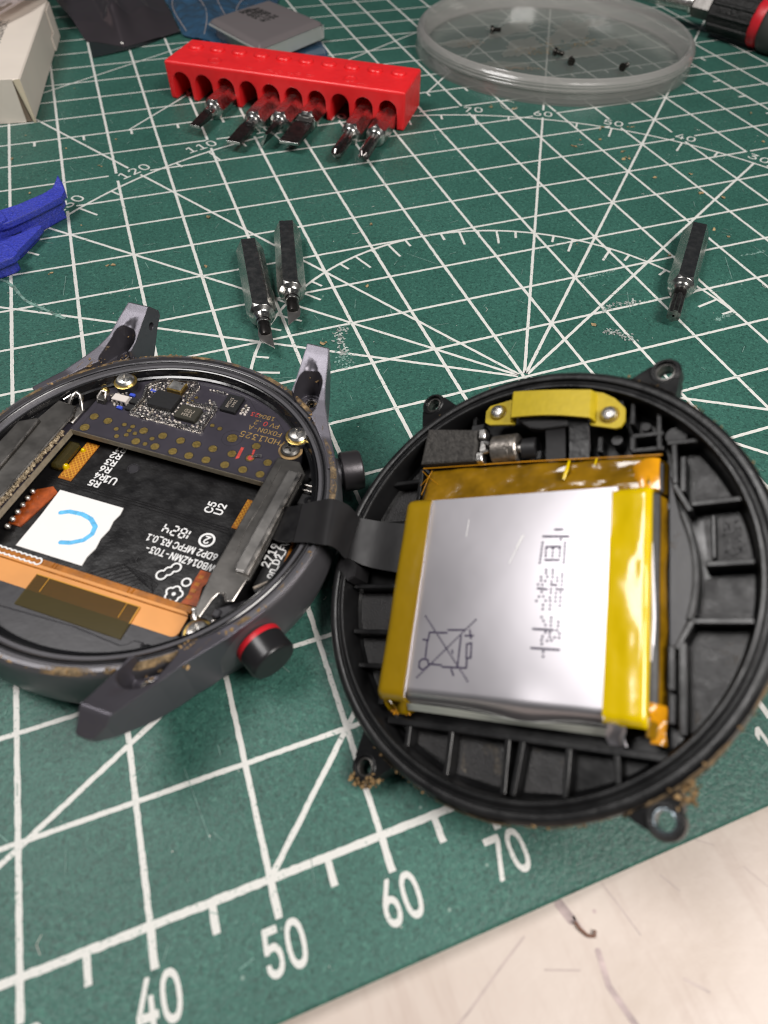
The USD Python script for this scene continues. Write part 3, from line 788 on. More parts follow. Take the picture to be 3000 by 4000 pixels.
for x, y, z, m, gold in ((-10.75, 14.6, 7.6, 'silver', True), (13.2, 13.1, 7.5, 'silver', True), (13.7, -12.75, 6.3, 'silver', True), (12.95, 11.35, 6.7, 'dark_steel', False)):
    sc = part('screw', screw_head(x, y, z, 1.14, m), m, watch, smooth=32, label=None if gold else 'dark screw at the end of the right metal bar')
    part('collar', mv(lathe([(.6, -.1), (1.40, -.1), (1.43, .0), (1.25, .06), (.6, .06)], 30), x, y, z), 'gold' if gold else 'dirt', sc, smooth=32)
for mx_, my_, mr_, mz_ in ((13.2, 13.1, 1.45, 7.38), (12.95, 11.35, 1.35, 6.58), (13.7, -12.75, 1.6, 6.18), (-10.75, 14.6, 1.3, 7.48)):
    part('mount', disc(mx_, my_, mr_, 4.45, mz_, 32), 'slate_plastic', watch)

# left metal bar, clip and solder seam
lb = part('metal_bar', extb(Polygon([(-16.75, 9.2), (-14.3, 9.0), (-13.75, 7.6), (-13.72, -12), (-17.2, -9), (-18.3, -4.5), (-18.4, 4.3), (-17.3, 5.4)]), 7.05, 7.4, .1), 'dark_steel', watch, label='left metal bar of the frame')
part('upper_plate', extb(Polygon([(-18.75, 4.4), (-17.0, 5.6), (-16.55, 5.3), (-16.1, -9), (-17.2, -9), (-18.75, -3)]), 7.42, 7.72, .1), 'dark_steel', lb)
part('edge', tube([(-16.72, 5.3, 7.6), (-16.4, 0, 7.6), (-16.1, -9, 7.6)], .17, 8), 'steel', lb, smooth=40)
part('edge', tube([(-13.7, 7.6, 7.28), (-13.68, -2, 7.28), (-13.7, -11.6, 7.28)], .13, 8), 'steel', lb, smooth=40)
bs = [mv(jitter_blob(nrs.uniform(.14, .27), 9, .8, i), -13.42 + nrs.normal(0, .12), nrs.uniform(-9.5, 5.2), 6.85 + nrs.uniform(0, .22)) for i in range(420)]
part('solder_seam', bs, 'beige_solder', watch, kind='stuff', label='rough beige seam along the left bar')
part('retaining_clip', [tube([(-15.2, 9.0, 7.3), (-15.3, 10.0, 7.7), (-14.9, 10.6, 7.9), (-14.2, 10.3, 7.9), (-13.7, 9.4, 7.3), (-13.5, 8.9, 6.8)], [.25, .28, .3, .3, .26, .2], 8), bx(-14.3, -13.3, 6.7, 9.3, 6.64, 7.0, .1), tube([(-16.2, 9.4, 7.4), (-15.6, 10.3, 7.6), (-14.9, 10.2, 7.7)], .16, 8)], 'steel', watch, smooth=45)
part('side_flex', extb(Polygon([(-18.9, 3.6), (-18.0, 4.6), (-18.0, 1.0), (-19.0, 0)]).intersection(Point(0, 0).buffer(19.1)), 6.6, 7.2, .05), 'orange_flex', watch)
part('side_flex', extb(Polygon([(-13.1, -7.0), (-11.6, -7.0), (-10.6, -1.6), (-11.6, -1.0), (-13.1, -2.0)]), 4.42, 4.6, .03), 'red_flex', watch, label='orange red flex strip beside the white label')
part('solder_ball', [mv(trimesh.creation.icosphere(2, .34), -13.0 + .1 * i, -2.6 - 1.0 * i, 5.0) for i in range(6)], 'silver', watch, smooth=True)

# right metal bar with its raised box
rb = part('metal_bar', extb(Polygon([(12.25, 9.4), (14.9, 9.6), (16.2, 8.1), (16.2, -6.3), (15.9, -6.6), (15.7, -9.0), (15.1, -9.3), (14.6, -8.6), (14.0, -8.7), (13.7, -9.5), (13.4, -11.6), (12.7, -11.6), (12.55, -9.9), (12.25, -7)]), 6.95, 7.35, .1), 'dark_steel', watch, label='right metal bar of the frame')
part('raised_box', [extb(Polygon([(14.35, 7.7), (15.75, 7.7), (15.75, -6.1), (14.6, -6.1), (14.35, -5.4)]), 7.35, 7.9, .12)], 'bar_steel', rb)
part('edge', tube([(15.75, 7.7, 7.62), (15.75, -6.15, 7.62)], [.34, .34], 12), 'steel', rb, smooth=45)
part('edge', tube([(15.9, -6.6, 7.25), (15.7, -9.0, 7.25), (15.1, -9.3, 7.25), (14.6, -8.6, 7.25), (14.0, -8.7, 7.25), (13.7, -9.5, 7.25), (13.4, -11.6, 7.2)], .12, 8), 'steel', rb, smooth=45)
part('scratch', [tube([(13.1, 8.5, 7.36), (13.4, 3, 7.36), (13.2, -1, 7.36), (13.6, -4, 7.36)], .03, 5), tube([(12.9, 6, 7.36), (13.5, 5.2, 7.36)], .025, 5)], 'steel', rb)
part('spring_tab', [tube([(12.7, -10.9, 7.0), (12.9, -11.6, 7.2), (13.0, -11.9, 7.0)], .3, 8), bx(12.3, 13.5, -11.3, -10.8, 6.8, 7.3, .12)], 'silver', watch, smooth=45)

# display back: label, flexes, print
part('fold_line', [tube([(-13, y, 4.4), (0, y + .12, 4.42), (10.2, y - .05, 4.4)], .06, 5) for y in (.02, -.35, .3)], 'matte_black', wd)
part('hole', [mv(lathe([(.62, 4.4), (.74, 4.4), (.74, 4.46), (.62, 4.46)], 36), -4.5, 4.45), disc(-4.5, 4.45, .62, 4.4, 4.408, 30)], 'slate_plastic', wd)
part('film_dent', mv(lathe([(.6, 4.4), (.66, 4.4), (.66, 4.43), (.6, 4.43)], 30), 3.2, -6.4), 'matte_black', wd)
part('trace_ridge', [tube([(-1 + .8 * i, -9.6, 4.4), (1.6 + .5 * i, -7.6 - .2 * i, 4.42), (5 + .2 * i, -7.9 - .25 * i, 4.41), (6.4, -8.6 - .2 * i, 4.4)], .05, 5) for i in range(7)], 'matte_black', wd)
lab = part('label', ext(Polygon([(-10.6, -1.15), (-2.35, -1.1), (-2.2, -2.0), (-2.4, -3.0), (-2.2, -4.2), (-2.4, -5.5), (-2.2, -6.8), (-2.45, -8.0), (-2.35, -9.15), (-10.5, -9.2), (-10.45, -5)]), 4.42, 4.52), 'label_white', wd, label='white paper label with a blue pen arc')
MK = [(-8.58, -3.91), (-7.77, -3.47), (-6.19, -3.32), (-4.9, -3.59), (-3.86, -4.33), (-3.62, -5.31), (-4.05, -6.29), (-5.16, -7.04), (-6.18, -7.32)]
part('pen_mark', flat([LineString(MK).buffer(.27, join_style='round')], 4.527), 'marker_blue', lab)


def wtext(s, h, x, y, yaw, sx=1.0, bold=True):
    part('print', text(s, h, x, y, 4.405, yaw, sx, bold=bold, depth=.012), 'white_ink', wd)


wtext('WB014ZMN-T03-', .84, 6.95, -4.95, math.pi, .80)
wtext('6DP2 MFPC R3_0.1', .84, 6.35, -3.62, math.pi, .80)
seg7 = {'1': 'bc', '3': 'abgcd', '2': 'abged', 'C': 'afed', '0': 'abcdef', '4': 'fgbc', 'E': 'afged', '8': 'abcdefg'}
SEGS = {'a': (0, 1, 1, 1), 'b': (1, 1, 1, .5), 'c': (1, .5, 1, 0), 'd': (0, 0, 1, 0), 'e': (0, 0, 0, .5), 'f': (0, .5, 0, 1), 'g': (0, .5, 1, .5)}
sg = []
for i, chs in enumerate('1824'):
    for q_ in seg7[chs]:
        x0, y0, x1, y1 = SEGS[q_]
        fx = lambda x, y: (6.9 - 1.0 * i - .62 * x, -1.35 - 1.2 * y + .0)
        a, b = np.array(fx(x0, y0)), np.array(fx(x1, y1))
        d_ = (b - a) * .14
        sg.append(LineString([a + d_, b - d_]).buffer(.09, cap_style='flat'))
sg = [affinity.rotate(g, 180, origin=(5.1, -1.95)) for g in sg]
sg = [affinity.scale(g, 1, 1) for g in sg]
part('print', flat([affinity.rotate(g, 180, origin=(5.1, -1.95)) for g in sg], 4.412), 'white_ink', wd)
ringp = Point(8.5, -1.9).buffer(.92)
part('print', [flat([ringp.difference(ringp.buffer(-.24))], 4.412), text('2', .95, 8.5, -1.9, 4.402, math.pi, .95, bold=True, depth=.012)], 'white_ink', wd)
for i, s in enumerate(('R5', 'R4', 'R6', 'R3', 'R2')):
    wtext(s, .86, -7.55, 1.0 + 1.13 * i, math.pi, 1.05)
wtext('R1', .86, -7.55, 6.6, math.pi, 1.05)
wtext('U1', 1.0, -6.1, 2.0, math.pi, .95)
wtext('C5', .95, 6.75, 2.25, math.pi / 2 + .0, .95)
wtext('U2', .95, 7.95, 2.35, math.pi / 2 + .0, .95)


def mesh_flex(name, x0, x1, y0, y1, n, lab_=None):
    o = part(name, bx(x0, x1, y0, y1, 4.42, 4.52, .02), 'orange_flex', wd, label=lab_)
    ls = []
    w, h = x1 - x0, y1 - y0
    R = sbox(x0 + .05, y0 + .3, x1 - .05, y1 - .15)
    for i in range(-n, 2 * n):
        for s_ in (1, -1):
            l_ = LineString([(x0 - 5 if s_ > 0 else x1 + 5, y0 + h * i / n - 5 * 1.0), (x0 + 5 if s_ > 0 else x1 - 5, y0 + h * i / n + 5 * 1.0)]).intersection(R)
            if not l_.is_empty:
                ls.append(l_.buffer(.045, cap_style='flat'))
    part('trace', flat([unary_union(ls)], 4.527), 'trace_amber', o)
    return o


o = mesh_flex('orange_flex', -12.0, -10.25, .35, 6.3, 11)
part('dark_bump', bx(-13.5, -12.0, 1.2, 5.4, 4.42, 5.4, .3), 'olive_tape', o)
part('glue_drop', [dome_(-12.0, 2.0, .42, 4.5, .55), dome_(-11.6, 4.9, .3, 4.5, .4)], 'yellow_tape', o, smooth=40)
mesh_flex('orange_flex', 10.3, 11.6, .4, 4.6, 9)
rf = part('red_flex', ext(Polygon([(9.75, -5.6), (11.1, -5.6), (11.3, -6.4), (10.9, -7.4), (11.2, -8.6), (11.5, -9.6), (9.7, -9.75), (9.95, -8.6), (9.7, -7.4)]), 4.42, 4.56), 'red_flex', wd)
part('pad', [bx(9.95, 10.5, y, y + .42, 4.56, 4.6) for y in (-6.6, -7.5, -8.3, -9.1)], 'orange_flex', rf)
part('orange_flex', bx(-13.2, 11.35, -10.65, -9.85, 4.5, 4.86, .08), 'amber_dark', wd, label='dark amber upper edge of the wide ribbon')
part('orange_flex', ext(sbox(-13.4, -13.5, 11.35, -10.6).buffer(-.7).buffer(.7), 4.7, 4.92), 'copper', wd, label='wide copper coloured ribbon end')
part('gold_line', [tube([(-13, -11.05, 4.93), (11.3, -11.0, 4.93)], .1, 6), tube([(-4.9, -9.9, 4.9), (-4.9, -10.6, 4.9)], .06, 5), tube([(-4.5, -9.9, 4.9), (-4.55, -10.6, 4.9)], .06, 5), tube([(4.1, -9.9, 4.9), (4.1, -10.6, 4.9)], .06, 5), tube([(4.6, -9.9, 4.9), (4.55, -10.6, 4.9)], .06, 5)], 'amber_dark', wd)
tp = part('tape', bx(-5.75, 6.35, -15.35, -11.65, 4.98, 5.05, .02), 'olive_tape', wd, label='translucent olive tape over the ribbon')
part('crease', [tube([(-4.2, -11.7, 5.06), (-4.2, -13.4, 5.06)], .035, 5), tube([(4.9, -11.7, 5.06), (4.9, -13.4, 5.06)], .035, 5), tube([(6.3, -11.7, 5.05), (6.32, -13.6, 5.05)], .07, 6), tube([(-5.7, -11.7, 5.05), (6.3, -11.66, 5.05)], .06, 6)], 'trace_amber', tp)


def outline(pts, w, z=4.53):
    pg = unary_union([Point(*p_).buffer(r_) for *p_, r_ in pts])
    return flat([pg.difference(pg.buffer(-w))], z)


part('print', outline([(-11.6 + .62 * i, -10.32, .47) for i in range(9)], .17, 4.98), 'white_ink', wd, label='white wavy outline')
part('print', outline([(6.15, -7.45, .62), (6.65, -6.8, .58), (7.15, -6.15, .6)], .19), 'white_ink', wd, label='white peanut outline')
part('print', [outline([(8.5 + .52 * math.cos(t), -9.05 + .52 * math.sin(t), .5) for t in (.3, 1.56, 2.8, 4.1, 5.3)], .19), outline([(9.05, -7.4, .55)], .19)], 'white_ink', wd, label='white clover outline')

# lower chassis plate and the right side fittings
lowp = Point(0, 0).buffer(19.1, quad_segs=40)
ch = part('chassis', ext(lowp.intersection(sbox(-19, -20, 14, -13.2)), 4.41, 4.9), 'slate_plastic', watch, label='dark plastic plate at the lower end')
part('raised_plate', extb(lowp.buffer(-.1).intersection(Polygon([(-20, -15.1), (-6.7, -16.0), (1.5, -15.62), (6.9, -15.95), (7.5, -15.6), (7.9, -15.1), (8.8, -15.0), (9.2, -15.9), (9.9, -16.6), (9, -20), (-20, -20)])), 4.9, 5.5, .15), 'slate_plastic', ch)
part('notch', disc(9.6, -15.6, .55, 4.9, 5.55, 24), 'gloss_black', ch)
sf = part('side_board', extb(Polygon([(16.35, .2), (18.2, .1), (18.75, -1.0), (18.5, -3.2), (18.0, -5.3), (16.9, -6.9), (16.3, -6.5)]).intersection(lowp), 5.6, 6.0, .06), 'chip_black', watch)
part('print', text('2719', .88, 16.5, -2.35, 5.99, math.pi / 2, 1.0, bold=True), 'white_ink', sf)
part('print', text('on_D2_FV', .78, 17.4, -2.55, 5.99, math.pi / 2, .95, bold=True), 'white_ink', sf)
part('solder_row', [tube([(16.5, -6.5, 6.02), (17.85, -5.15, 6.02)], .16, 6)], 'ceramic', sf)
part('kapton_edge', bx(18.1, 18.5, -3.4, .0, 5.9, 6.15, .08).apply_transform(trimesh.transformations.rotation_matrix(.06, [0, 0, 1], [18.3, -1.6, 0])), 'amber_dark', sf)
part('connector', [extb(Polygon([(14.2, -9.9), (16.6, -8.0), (17.3, -8.9), (15.2, -10.9)]), 4.6, 6.4, .12), bx(14.1, 14.9, -10.9, -10.0, 4.6, 6.7, .15)], 'slate_plastic', watch)
part('side_fitting', [bx(16.3, 18.2, 8.4, 9.4, 5.0, 6.6, .15), bx(16.5, 18.5, 4.6, 6.2, 5.0, 6.4, .15), bx(16.6, 17.4, 6.4, 8.2, 4.8, 6.2, .1), bx(16.5, 18.3, .4, 4.4, 4.8, 5.9, .1)], 'matte_black', watch)
part('pin', [tube([(16.4, 7.4, 6.3), (18.3, 7.4, 6.3)], .17, 8), tube([(16.4, 6.75, 6.2), (18.1, 6.75, 6.2)], .13, 8), tube([(18.5, 6.2, 6.6), (18.45, 7.8, 6.9)], .24, 8)], 'steel', watch, smooth=45)
part('eyelet', [mv(lathe([(.3, 6.45), (.55, 6.45), (.55, 6.65), (.3, 6.65)], 20), 17.3, 8.9), mv(lathe([(.3, 6.35), (.6, 6.35), (.6, 6.55), (.3, 6.55)], 20), 17.8, 5.3)], 'gloss_black', watch, smooth=40)
wr = [tube([(14.6 + nrs.normal(0, .3), -11.2 + nrs.normal(0, .3), 5.4 + nrs.rand() * .7) for _ in range(4)], .09, 6) for i in range(9)]
part('solder_wire', wr, 'solder', watch, smooth=45, kind='stuff')

# ------------------------------------------------------------------ the back cover, leaning with its right side raised
RV = np.array([[0.69, 0.47, -0.56], [-0.54, 0.84, 0.04], [0.48, 0.28, 0.83]])
u_, _, vt_ = np.linalg.svd(RV)
RV = u_ @ vt_
VF = np.eye(4)
KC = .970
OV = CP + (np.array([48.1, 14.63, 12.61]) - CP) * KC      # raised so that the lowest ear just touches the mat
VF[:3, :3], VF[:3, 3] = RV * KC, OV
cover = thing('back_cover', 'black plastic watch back cover lying inside up, its screw ears dusty', 'watch cover', VF)
FZ = -3.0
part('shell', lathe([(0, FZ), (18.6, FZ), (19.0, -2.6), (19.15, -.8), (19.2, -.22), (19.32, -.05), (19.5, 0), (19.72, -.06), (19.82, -.32), (20.05, -.34), (20.14, -.08), (20.4, .03), (20.75, -.02), (21.05, -.32), (21.1, -.8), (21.05, -2.4), (20.6, -3.2), (19.0, -3.9), (14.2, -4.2), (13.2, -5.2), (12.0, -5.9), (0, -6.2)], 170), 'cover_plastic', cover, smooth=32)
dl = []
for i in range(380):
    a = nrs.uniform(0, 2 * math.pi)
    d_ = math.degrees(a)
    w_ = .12 + 1.0 * (abs(d_ - 305) < 22) + .6 * (abs(d_ - 55) < 25) + .9 * (abs(d_ - 235) < 18) + .5 * (abs(d_ - 270) < 30)
    if nrs.rand() > w_:
        continue
    r = 21.12 + nrs.normal(0, .05)
    dl.append(mv(jitter_blob(nrs.uniform(.06, .24), 8, .8, i), r * math.cos(a), r * math.sin(a), -1.2 + nrs.normal(0, .5), a))
part('dirt', dl, 'dirt', cover, kind='stuff')
part('grime', lathe([(21.0, -.3), (21.135, -.7), (21.14, -1.6), (21.09, -2.4)], 170, closed=False), 'grime', cover, smooth=40, kind='stuff')
for a0, a1 in ((298, 322), (222, 246), (255, 290), (48, 66)):
    part('grime', grid_sheet(30, 5, lambda u, v: np.stack([(21.0 + .25 * np.sin(math.pi * v) + .12 * meshkit.fbm(np.stack([u * 20, v * 3, 0 * u + a0], -1), 3)) * np.cos(np.radians(a0 + (a1 - a0) * u)), (21.0 + .25 * np.sin(math.pi * v) + .12 * meshkit.fbm(np.stack([u * 20, v * 3, 0 * u + a0], -1), 3)) * np.sin(np.radians(a0 + (a1 - a0) * u)), -.1 - 1.9 * v], -1)), 'grime_heavy', cover, smooth=60, kind='stuff')
part('glue_residue', [flat([Polygon([(12.9, 3), (13.9, 4.6), (14.2, 2.2), (13.3, 1.0)]).buffer(.3)], -2.09), flat([Polygon([(-4.5, -15.2), (4.5, -15.0), (4.6, -18), (-4.6, -18)])], FZ + .125), flat([Polygon([(14.4, -6.2), (18, -4.6), (16.8, -8.4), (14.4, -11.6)])], FZ + .125)], 'grime_light', cover, kind='stuff')
for x, y, gl, lb_ in ((-12.15, 20.1, False, None), (12.35, 19.45, False, None), (-13.5, -19.0, False, 'dusty lower left screw ear'), (12.6, -18.6, True, 'screw ear with a bluish shine')):
    r0 = math.hypot(x, y)
    ex_, ey_ = x / r0, y / r0
    er = man(mv(lathe([(0, -2.5), (1.36, -2.5), (1.4, -2.3), (1.4, -1.0), (1.22, -.75), (0, -.75)], 40), x, y))
    w_ = 2.5
    a_ = hull([(x + s * ey_ * 1.5, y - s * ex_ * 1.5, z) for s in (-1, 1) for z in (-2.6, -.95)] + [(ex_ * 20.7 + s * ey_ * w_, ey_ * 20.7 - s * ex_ * w_, z) for s in (-1, 1) for z in (-2.9, -.7)])
    er = er + man(a_) - m3.Manifold.cylinder(12, 19.9, 19.9, 128).translate([0, 0, -6]) - man(disc(x, y, .72, -5, 2, 28)) - man(disc(x, y, 1.02, -1.05, 2, 28))
    ep = part('screw_ear', tm(er), 'cover_plastic', cover, smooth=34, label=lb_)
    part('bushing', mv(lathe([(.70, -1.9), (1.0, -1.9), (1.0, -1.08), (.72, -1.02)], 28), x, y), 'ear_glint' if gl else 'dark_steel', ep, smooth=34)
    if y < 0:
        part('dirt', [mv(jitter_blob(nrs.uniform(.12, .42), 8, .8, i), *( (x + nrs.normal(0, .35) + 1.0 + .7 * q_, y + nrs.normal(0, .25) + 1.2 + 1.8 * q_) if gl else (x + 1.5 * math.cos(3.6 + 2.6 * q_) + nrs.normal(0, .2), y + 1.5 * math.sin(3.6 + 2.6 * q_) + nrs.normal(0, .2))), -1.4 + nrs.normal(0, .4)) for i, q_ in enumerate(nrs.rand(70))], 'dirt', ep, kind='stuff')


def wall(x0, y0, x1, y1, top=-1.0, t=.5, name='rib', b=.08, bottom=FZ):
    L_ = math.hypot(x1 - x0, y1 - y0)
    a = math.atan2(y1 - y0, x1 - x0)
    return part(name, mv(bx(0, L_, -t / 2, t / 2, bottom, top, b), x0, y0, 0, a), 'cover_plastic', cover, smooth=34)


RIBS = [(7.6, 18.1, 7.5, 16.9), (8.5, 17.9, 8.6, 14.5), (9.6, 17.0, 9.55, 14.3), (11.85, 15.4, 11.9, 11.4), (9.5, 13.1, 12.3, 13.1), (9.6, 13.1, 9.6, 11.65), (9.5, 11.65, 12.3, 11.6), (12.5, 12.05, 15.2, 12.0), (13.1, 11.9, 13.2, 8.0), (13.85, 10.6, 13.8, 7.2),
        (13.1, 8.0, 14.4, 5.4), (14.4, 6.05, 18.3, 6.3), (15.4, .75, 18.9, .95), (14.6, -3.9, 18.7, -3.75), (14.6, -3.6, 13.3, -6.2), (13.75, -5.6, 13.8, -12.6), (12.95, -5.9, 12.95, -9.4), (13.0, -9.6, 13.0, -11.9),
        (-12.0, -14.5, 12.8, -14.35), (-5.2, -14.4, -5.25, -18.4), (.15, -14.4, .15, -19.0), (1.45, -14.6, .95, -19.0), (5.35, -14.4, 5.25, -18.4), (9.0, -14.4, 9.3, -16.8), (-9.6, -14.4, -9.6, -16.6),
        (-18.9, -1.35, -13.6, -1.25), (-17.9, -6.2, -13.4, -6.1), (-16.2, 10.6, -12.5, 10.75), (-13.25, 7.8, -13.15, -13.2), (-12.6, 12.2, -12.5, 7.6), (-6.9, 17.9, -6.8, 16.6), (5.2, 12.2, 5.2, 13.9), (6.6, 12.0, 6.6, 13.7), (-16.6, -9.6, -13.3, -9.5)]
for i, r_ in enumerate(RIBS):
    wall(*r_, top=-1.0 - .013 * i, t=.5 if i not in (18, 15, 28) else .62)
aw = [(14.35 + .45 * math.cos(t) * 1.0, y) for t, y in ((0, 0),)]
ang = np.linspace(math.radians(-15.2), math.radians(21.5), 20)
o_ = [(15.0 * math.cos(t), 15.0 * math.sin(t)) for t in ang] + [(14.5 * math.cos(t), 14.5 * math.sin(t)) for t in ang[::-1]]
part('curved_wall', extb(Polygon(o_), FZ, -.93, .12), 'cover_plastic', cover)
part('well_floor', ext(Polygon([(12.6, 9.5)] + [(14.45 * math.cos(t), 14.45 * math.sin(t)) for t in ang[::-1]] + [(13.0, -6.0), (12.7, -6.0)]), FZ + .01, -2.1), 'slate_plastic', cover)
# grained floor fields between the ribs
FLD = [[(-17.5, 6.8), (-13.6, 6.8), (-13.6, 10.2), (-15.8, 10.2)], [(-18.6, -1.8), (-13.6, -1.7), (-13.6, -5.7), (-17.8, -5.8)], [(-17.6, -6.6), (-13.7, -6.5), (-13.7, -9.1), (-16.4, -9.2)], [(-15.6, 11.2), (-12.6, 11.2), (-12.6, 13.6), (-13.6, 13.2)], [(15.2, 5.6), (18.2, 5.8), (18.7, 1.5), (15.6, 1.3)], [(15.3, -.1), (18.7, .3), (18.5, -3.2), (15.0, -3.4)],
       [(14.2, -6.0), (15.0, -4.5), (18.2, -4.3), (17.0, -8.5), (14.2, -12.1)], [(14.2, 11.3), (15.6, 11.2), (17.7, 6.9), (14.6, 6.7)], [(-4.8, -14.9), (-.3, -14.9), (-.3, -18.4), (-4.8, -18)], [(1.9, -14.9), (4.9, -14.9), (4.8, -18.0), (1.5, -18.4)], [(-9.2, -14.9), (-5.6, -14.9), (-5.6, -17.4), (-9.2, -16)]]
for k_, f_ in enumerate(FLD):
    part('floor_field', ext(Polygon(f_).buffer(.12), FZ + .012, FZ + .12), 'grain_plastic', cover)
part('moulded_letters', [mv(jitter_blob(nrs.uniform(.08, .16), 7, .7, i), 16.7 + .28 * (i % 5) + nrs.normal(0, .05), 4.9 - .3 * (i // 5) + nrs.normal(0, .06), FZ + .11) for i in range(60)], 'slate_plastic', cover, kind='stuff')
part('ridge', bx(15.75, 16.15, 1.6, 5.5, FZ + .05, -2.4, .1), 'cover_plastic', cover)
part('cable_block', [extb(Polygon([(-20.2, 2.4), (-17.9, .6), (-17.9, -.7), (-18.7, -1.2), (-20.4, .3)]), -2.4, .25, .15)], 'matte_black', cover)
part('post', [disc(13.2, 12.9, .9, FZ, -1.6, 24), disc(8.2, 13.0, .5, FZ, -1.3, 18), disc(10.7, 14.1, .4, FZ, -1.4, 16), bx(-.2, 1.0, 11.9, 12.9, FZ, -1.4, .1), bx(4.0, 4.6, 11.8, 13.0, FZ, -1.2, .1)], 'matte_black', cover)

# yellow bracket over the sensor connector, with two screws
br = thing('bracket', 'yellow metal bracket screwed over the flat cables in the back cover', 'bracket', VF)


def rot9(pts, a=-9.0, c=(2.4, 17.0)):
    return [tuple(p_) for p_ in np.array(affinity.rotate(Polygon(pts), a, origin=c).exterior.coords)[:-1]]


tabL = Polygon([(-4.9, 17.4), (-4.5, 18.0), (-1.5, 18.5), (-1.5, 15.4), (-4.3, 15.75), (-4.85, 16.1)]).buffer(-.2).buffer(.2)
tabR = Polygon([(6.0, 17.9), (7.1, 17.5), (8.2, 16.7), (9.15, 15.5), (9.15, 14.2), (8.8, 13.6), (8.3, 13.5), (6.0, 14.2)]).buffer(-.25).buffer(.25)
part('tab', ext(tabL, -.22, .05), 'bracket_yellow', br)
part('tab', ext(tabR, -.22, .05), 'bracket_yellow', br)


def arch(u, v):
    x = -2.05 + 8.65 * u
    t = (x + 2.05) / 8.65
    drop = np.clip((.035 - np.minimum(t, 1 - t)) / .035, 0, 1) * .95
    z = .95 + .18 * np.sin(math.pi * t) - drop
    top = 18.75 - .16 * (x + 1.9)
    bot = 15.72 - .16 * (x + 1.9) + .22 * np.sin(math.pi * t)
    return np.stack([x, bot + (top - bot) * v, z], -1)


part('raised_band', grid_sheet(41, 5, arch, .24), 'bracket_yellow', br, smooth=30)
for x, y in ((-3.5, 17.05), (7.75, 15.0)):
    s_ = part('screw', screw_head(x, y, .06, .74, 'silver', True, .3), 'silver', br, smooth=32)
    part('washer', mv(lathe([(.5, .05), (.92, .05), (.92, .075), (.5, .09)], 28), x, y), 'yellow_tape_dark', s_, smooth=30)

fm = thing('foam_block', 'dark grey foam block beside the vibration motor in the back cover', 'foam', VF)
part('block', trimesh.convex.convex_hull(np.array([(x, y, z) for z in (-2.6, -.05) for x, y in ((-11.7, 16.3), (-5.7, 15.35), (-5.55, 11.75), (-11.95, 12.05))] + [(x, y, .08) for x, y in ((-11.5, 16.1), (-5.9, 15.2), (-5.75, 11.95), (-11.75, 12.2))])), 'foam', fm)
part('backing', bx(-6.9, -5.4, 11.8, 16.6, -2.6, -.9, .1), 'matte_black', fm)
mo = thing('vibration_motor', 'small steel vibration motor beside the dark foam block', 'motor', VF)
part('barrel', mv(along([(0, 0), (1.45, 0), (1.55, .1), (1.55, 1.9), (1.47, 1.95), (1.47, 2.05), (1.55, 2.1), (1.55, 2.6), (1.4, 2.75), (0, 2.75)], 44), -4.05, 13.35, -1.35), 'motor_steel', mo, smooth=34)
part('shaft', mv(along([(0, 0), (.5, 0), (.5, .25), (0, .3)], 20), -1.3, 13.2, -1.2), 'silver', mo, smooth=34)
part('clip', [bx(-5.5, -4.75, 14.3, 15.4, -1.3, .0, .1), bx(-5.35, -4.7, 12.9, 14.2, -1.1, -.35, .08), bx(-5.5, -4.8, 11.7, 12.7, -1.3, .0, .1), tube([(-4.8, 13.9, -.2), (-4.3, 13.7, -.3)], .2, 8), tube([(-4.8, 12.8, -.3), (-4.3, 12.9, -.3)], .22, 8)], 'silver', mo, smooth=40)
part('counterweight', mv(along([(0, 0), (1.2, 0), (1.2, 1.4), (0, 1.4)], 30), -.9, 13.2, -1.6), 'matte_black', mo, smooth=34)

sc_ = thing('sensor_cable', 'black flat cables running under the yellow bracket', 'cable', VF)
part('plug', [extb(Polygon([(-1.2, 15.7), (4.0, 15.2), (4.0, 14.3), (1.4, 14.3), (.2, 14.6)]), -.5, .35, .1), bx(-1.0, 3.8, 15.4, 17.6, -1.0, .5, .1)], 'cable_black', sc_)


def strap(x0, x1, y1, y0, z1, z0):
    return grid_sheet(3, 12, lambda u, v: np.stack([x0 + (x1 - x0) * u + 0 * v, y1 + (y0 - y1) * v + .35 * np.sin(math.pi * v), z1 + (z0 - z1) * v ** .7], -1), .1)


part('strap', strap(1.7, 3.6, 14.8, 11.4, .3, -.9), 'cable_black', sc_, smooth=30)
part('strap', strap(4.0, 5.85, 15.6, 11.2, .5, -.9), 'flex_black', sc_, smooth=30)
part('edge', tube([(5.9, 14.0, .1), (5.88, 13.2, -.3), (5.85, 11.9, -.85)], .06, 6), 'cable_trace', sc_)

# ------------------------------------------------------------------ battery
bt = thing('battery', 'silver pouch battery with yellow tape edges sitting in the back cover', 'battery', VF)
BZ = .45


def pouch(u, v):
    x = -9.9 + 18.7 * u
    y = -12.75 + 20.2 * v
    edge = np.clip((.045 - v) / .045, 0, 1)
    bow = .22 * np.sin(math.pi * u) * np.sin(math.pi * np.clip(v, 0, 1)) 
    ridge = .10 * np.exp(-((x - 1.75) / 2.4) ** 2) * np.exp(-((y + 12.2) / 1.5) ** 2)
    z = BZ - .1 + bow * .8 + ridge - 1.5 * edge ** 1.6
    yy = y + .0 * u - .35 * np.exp(-((x - 1.75) / 3) ** 2) * edge
    return np.stack([x, yy, z], -1)


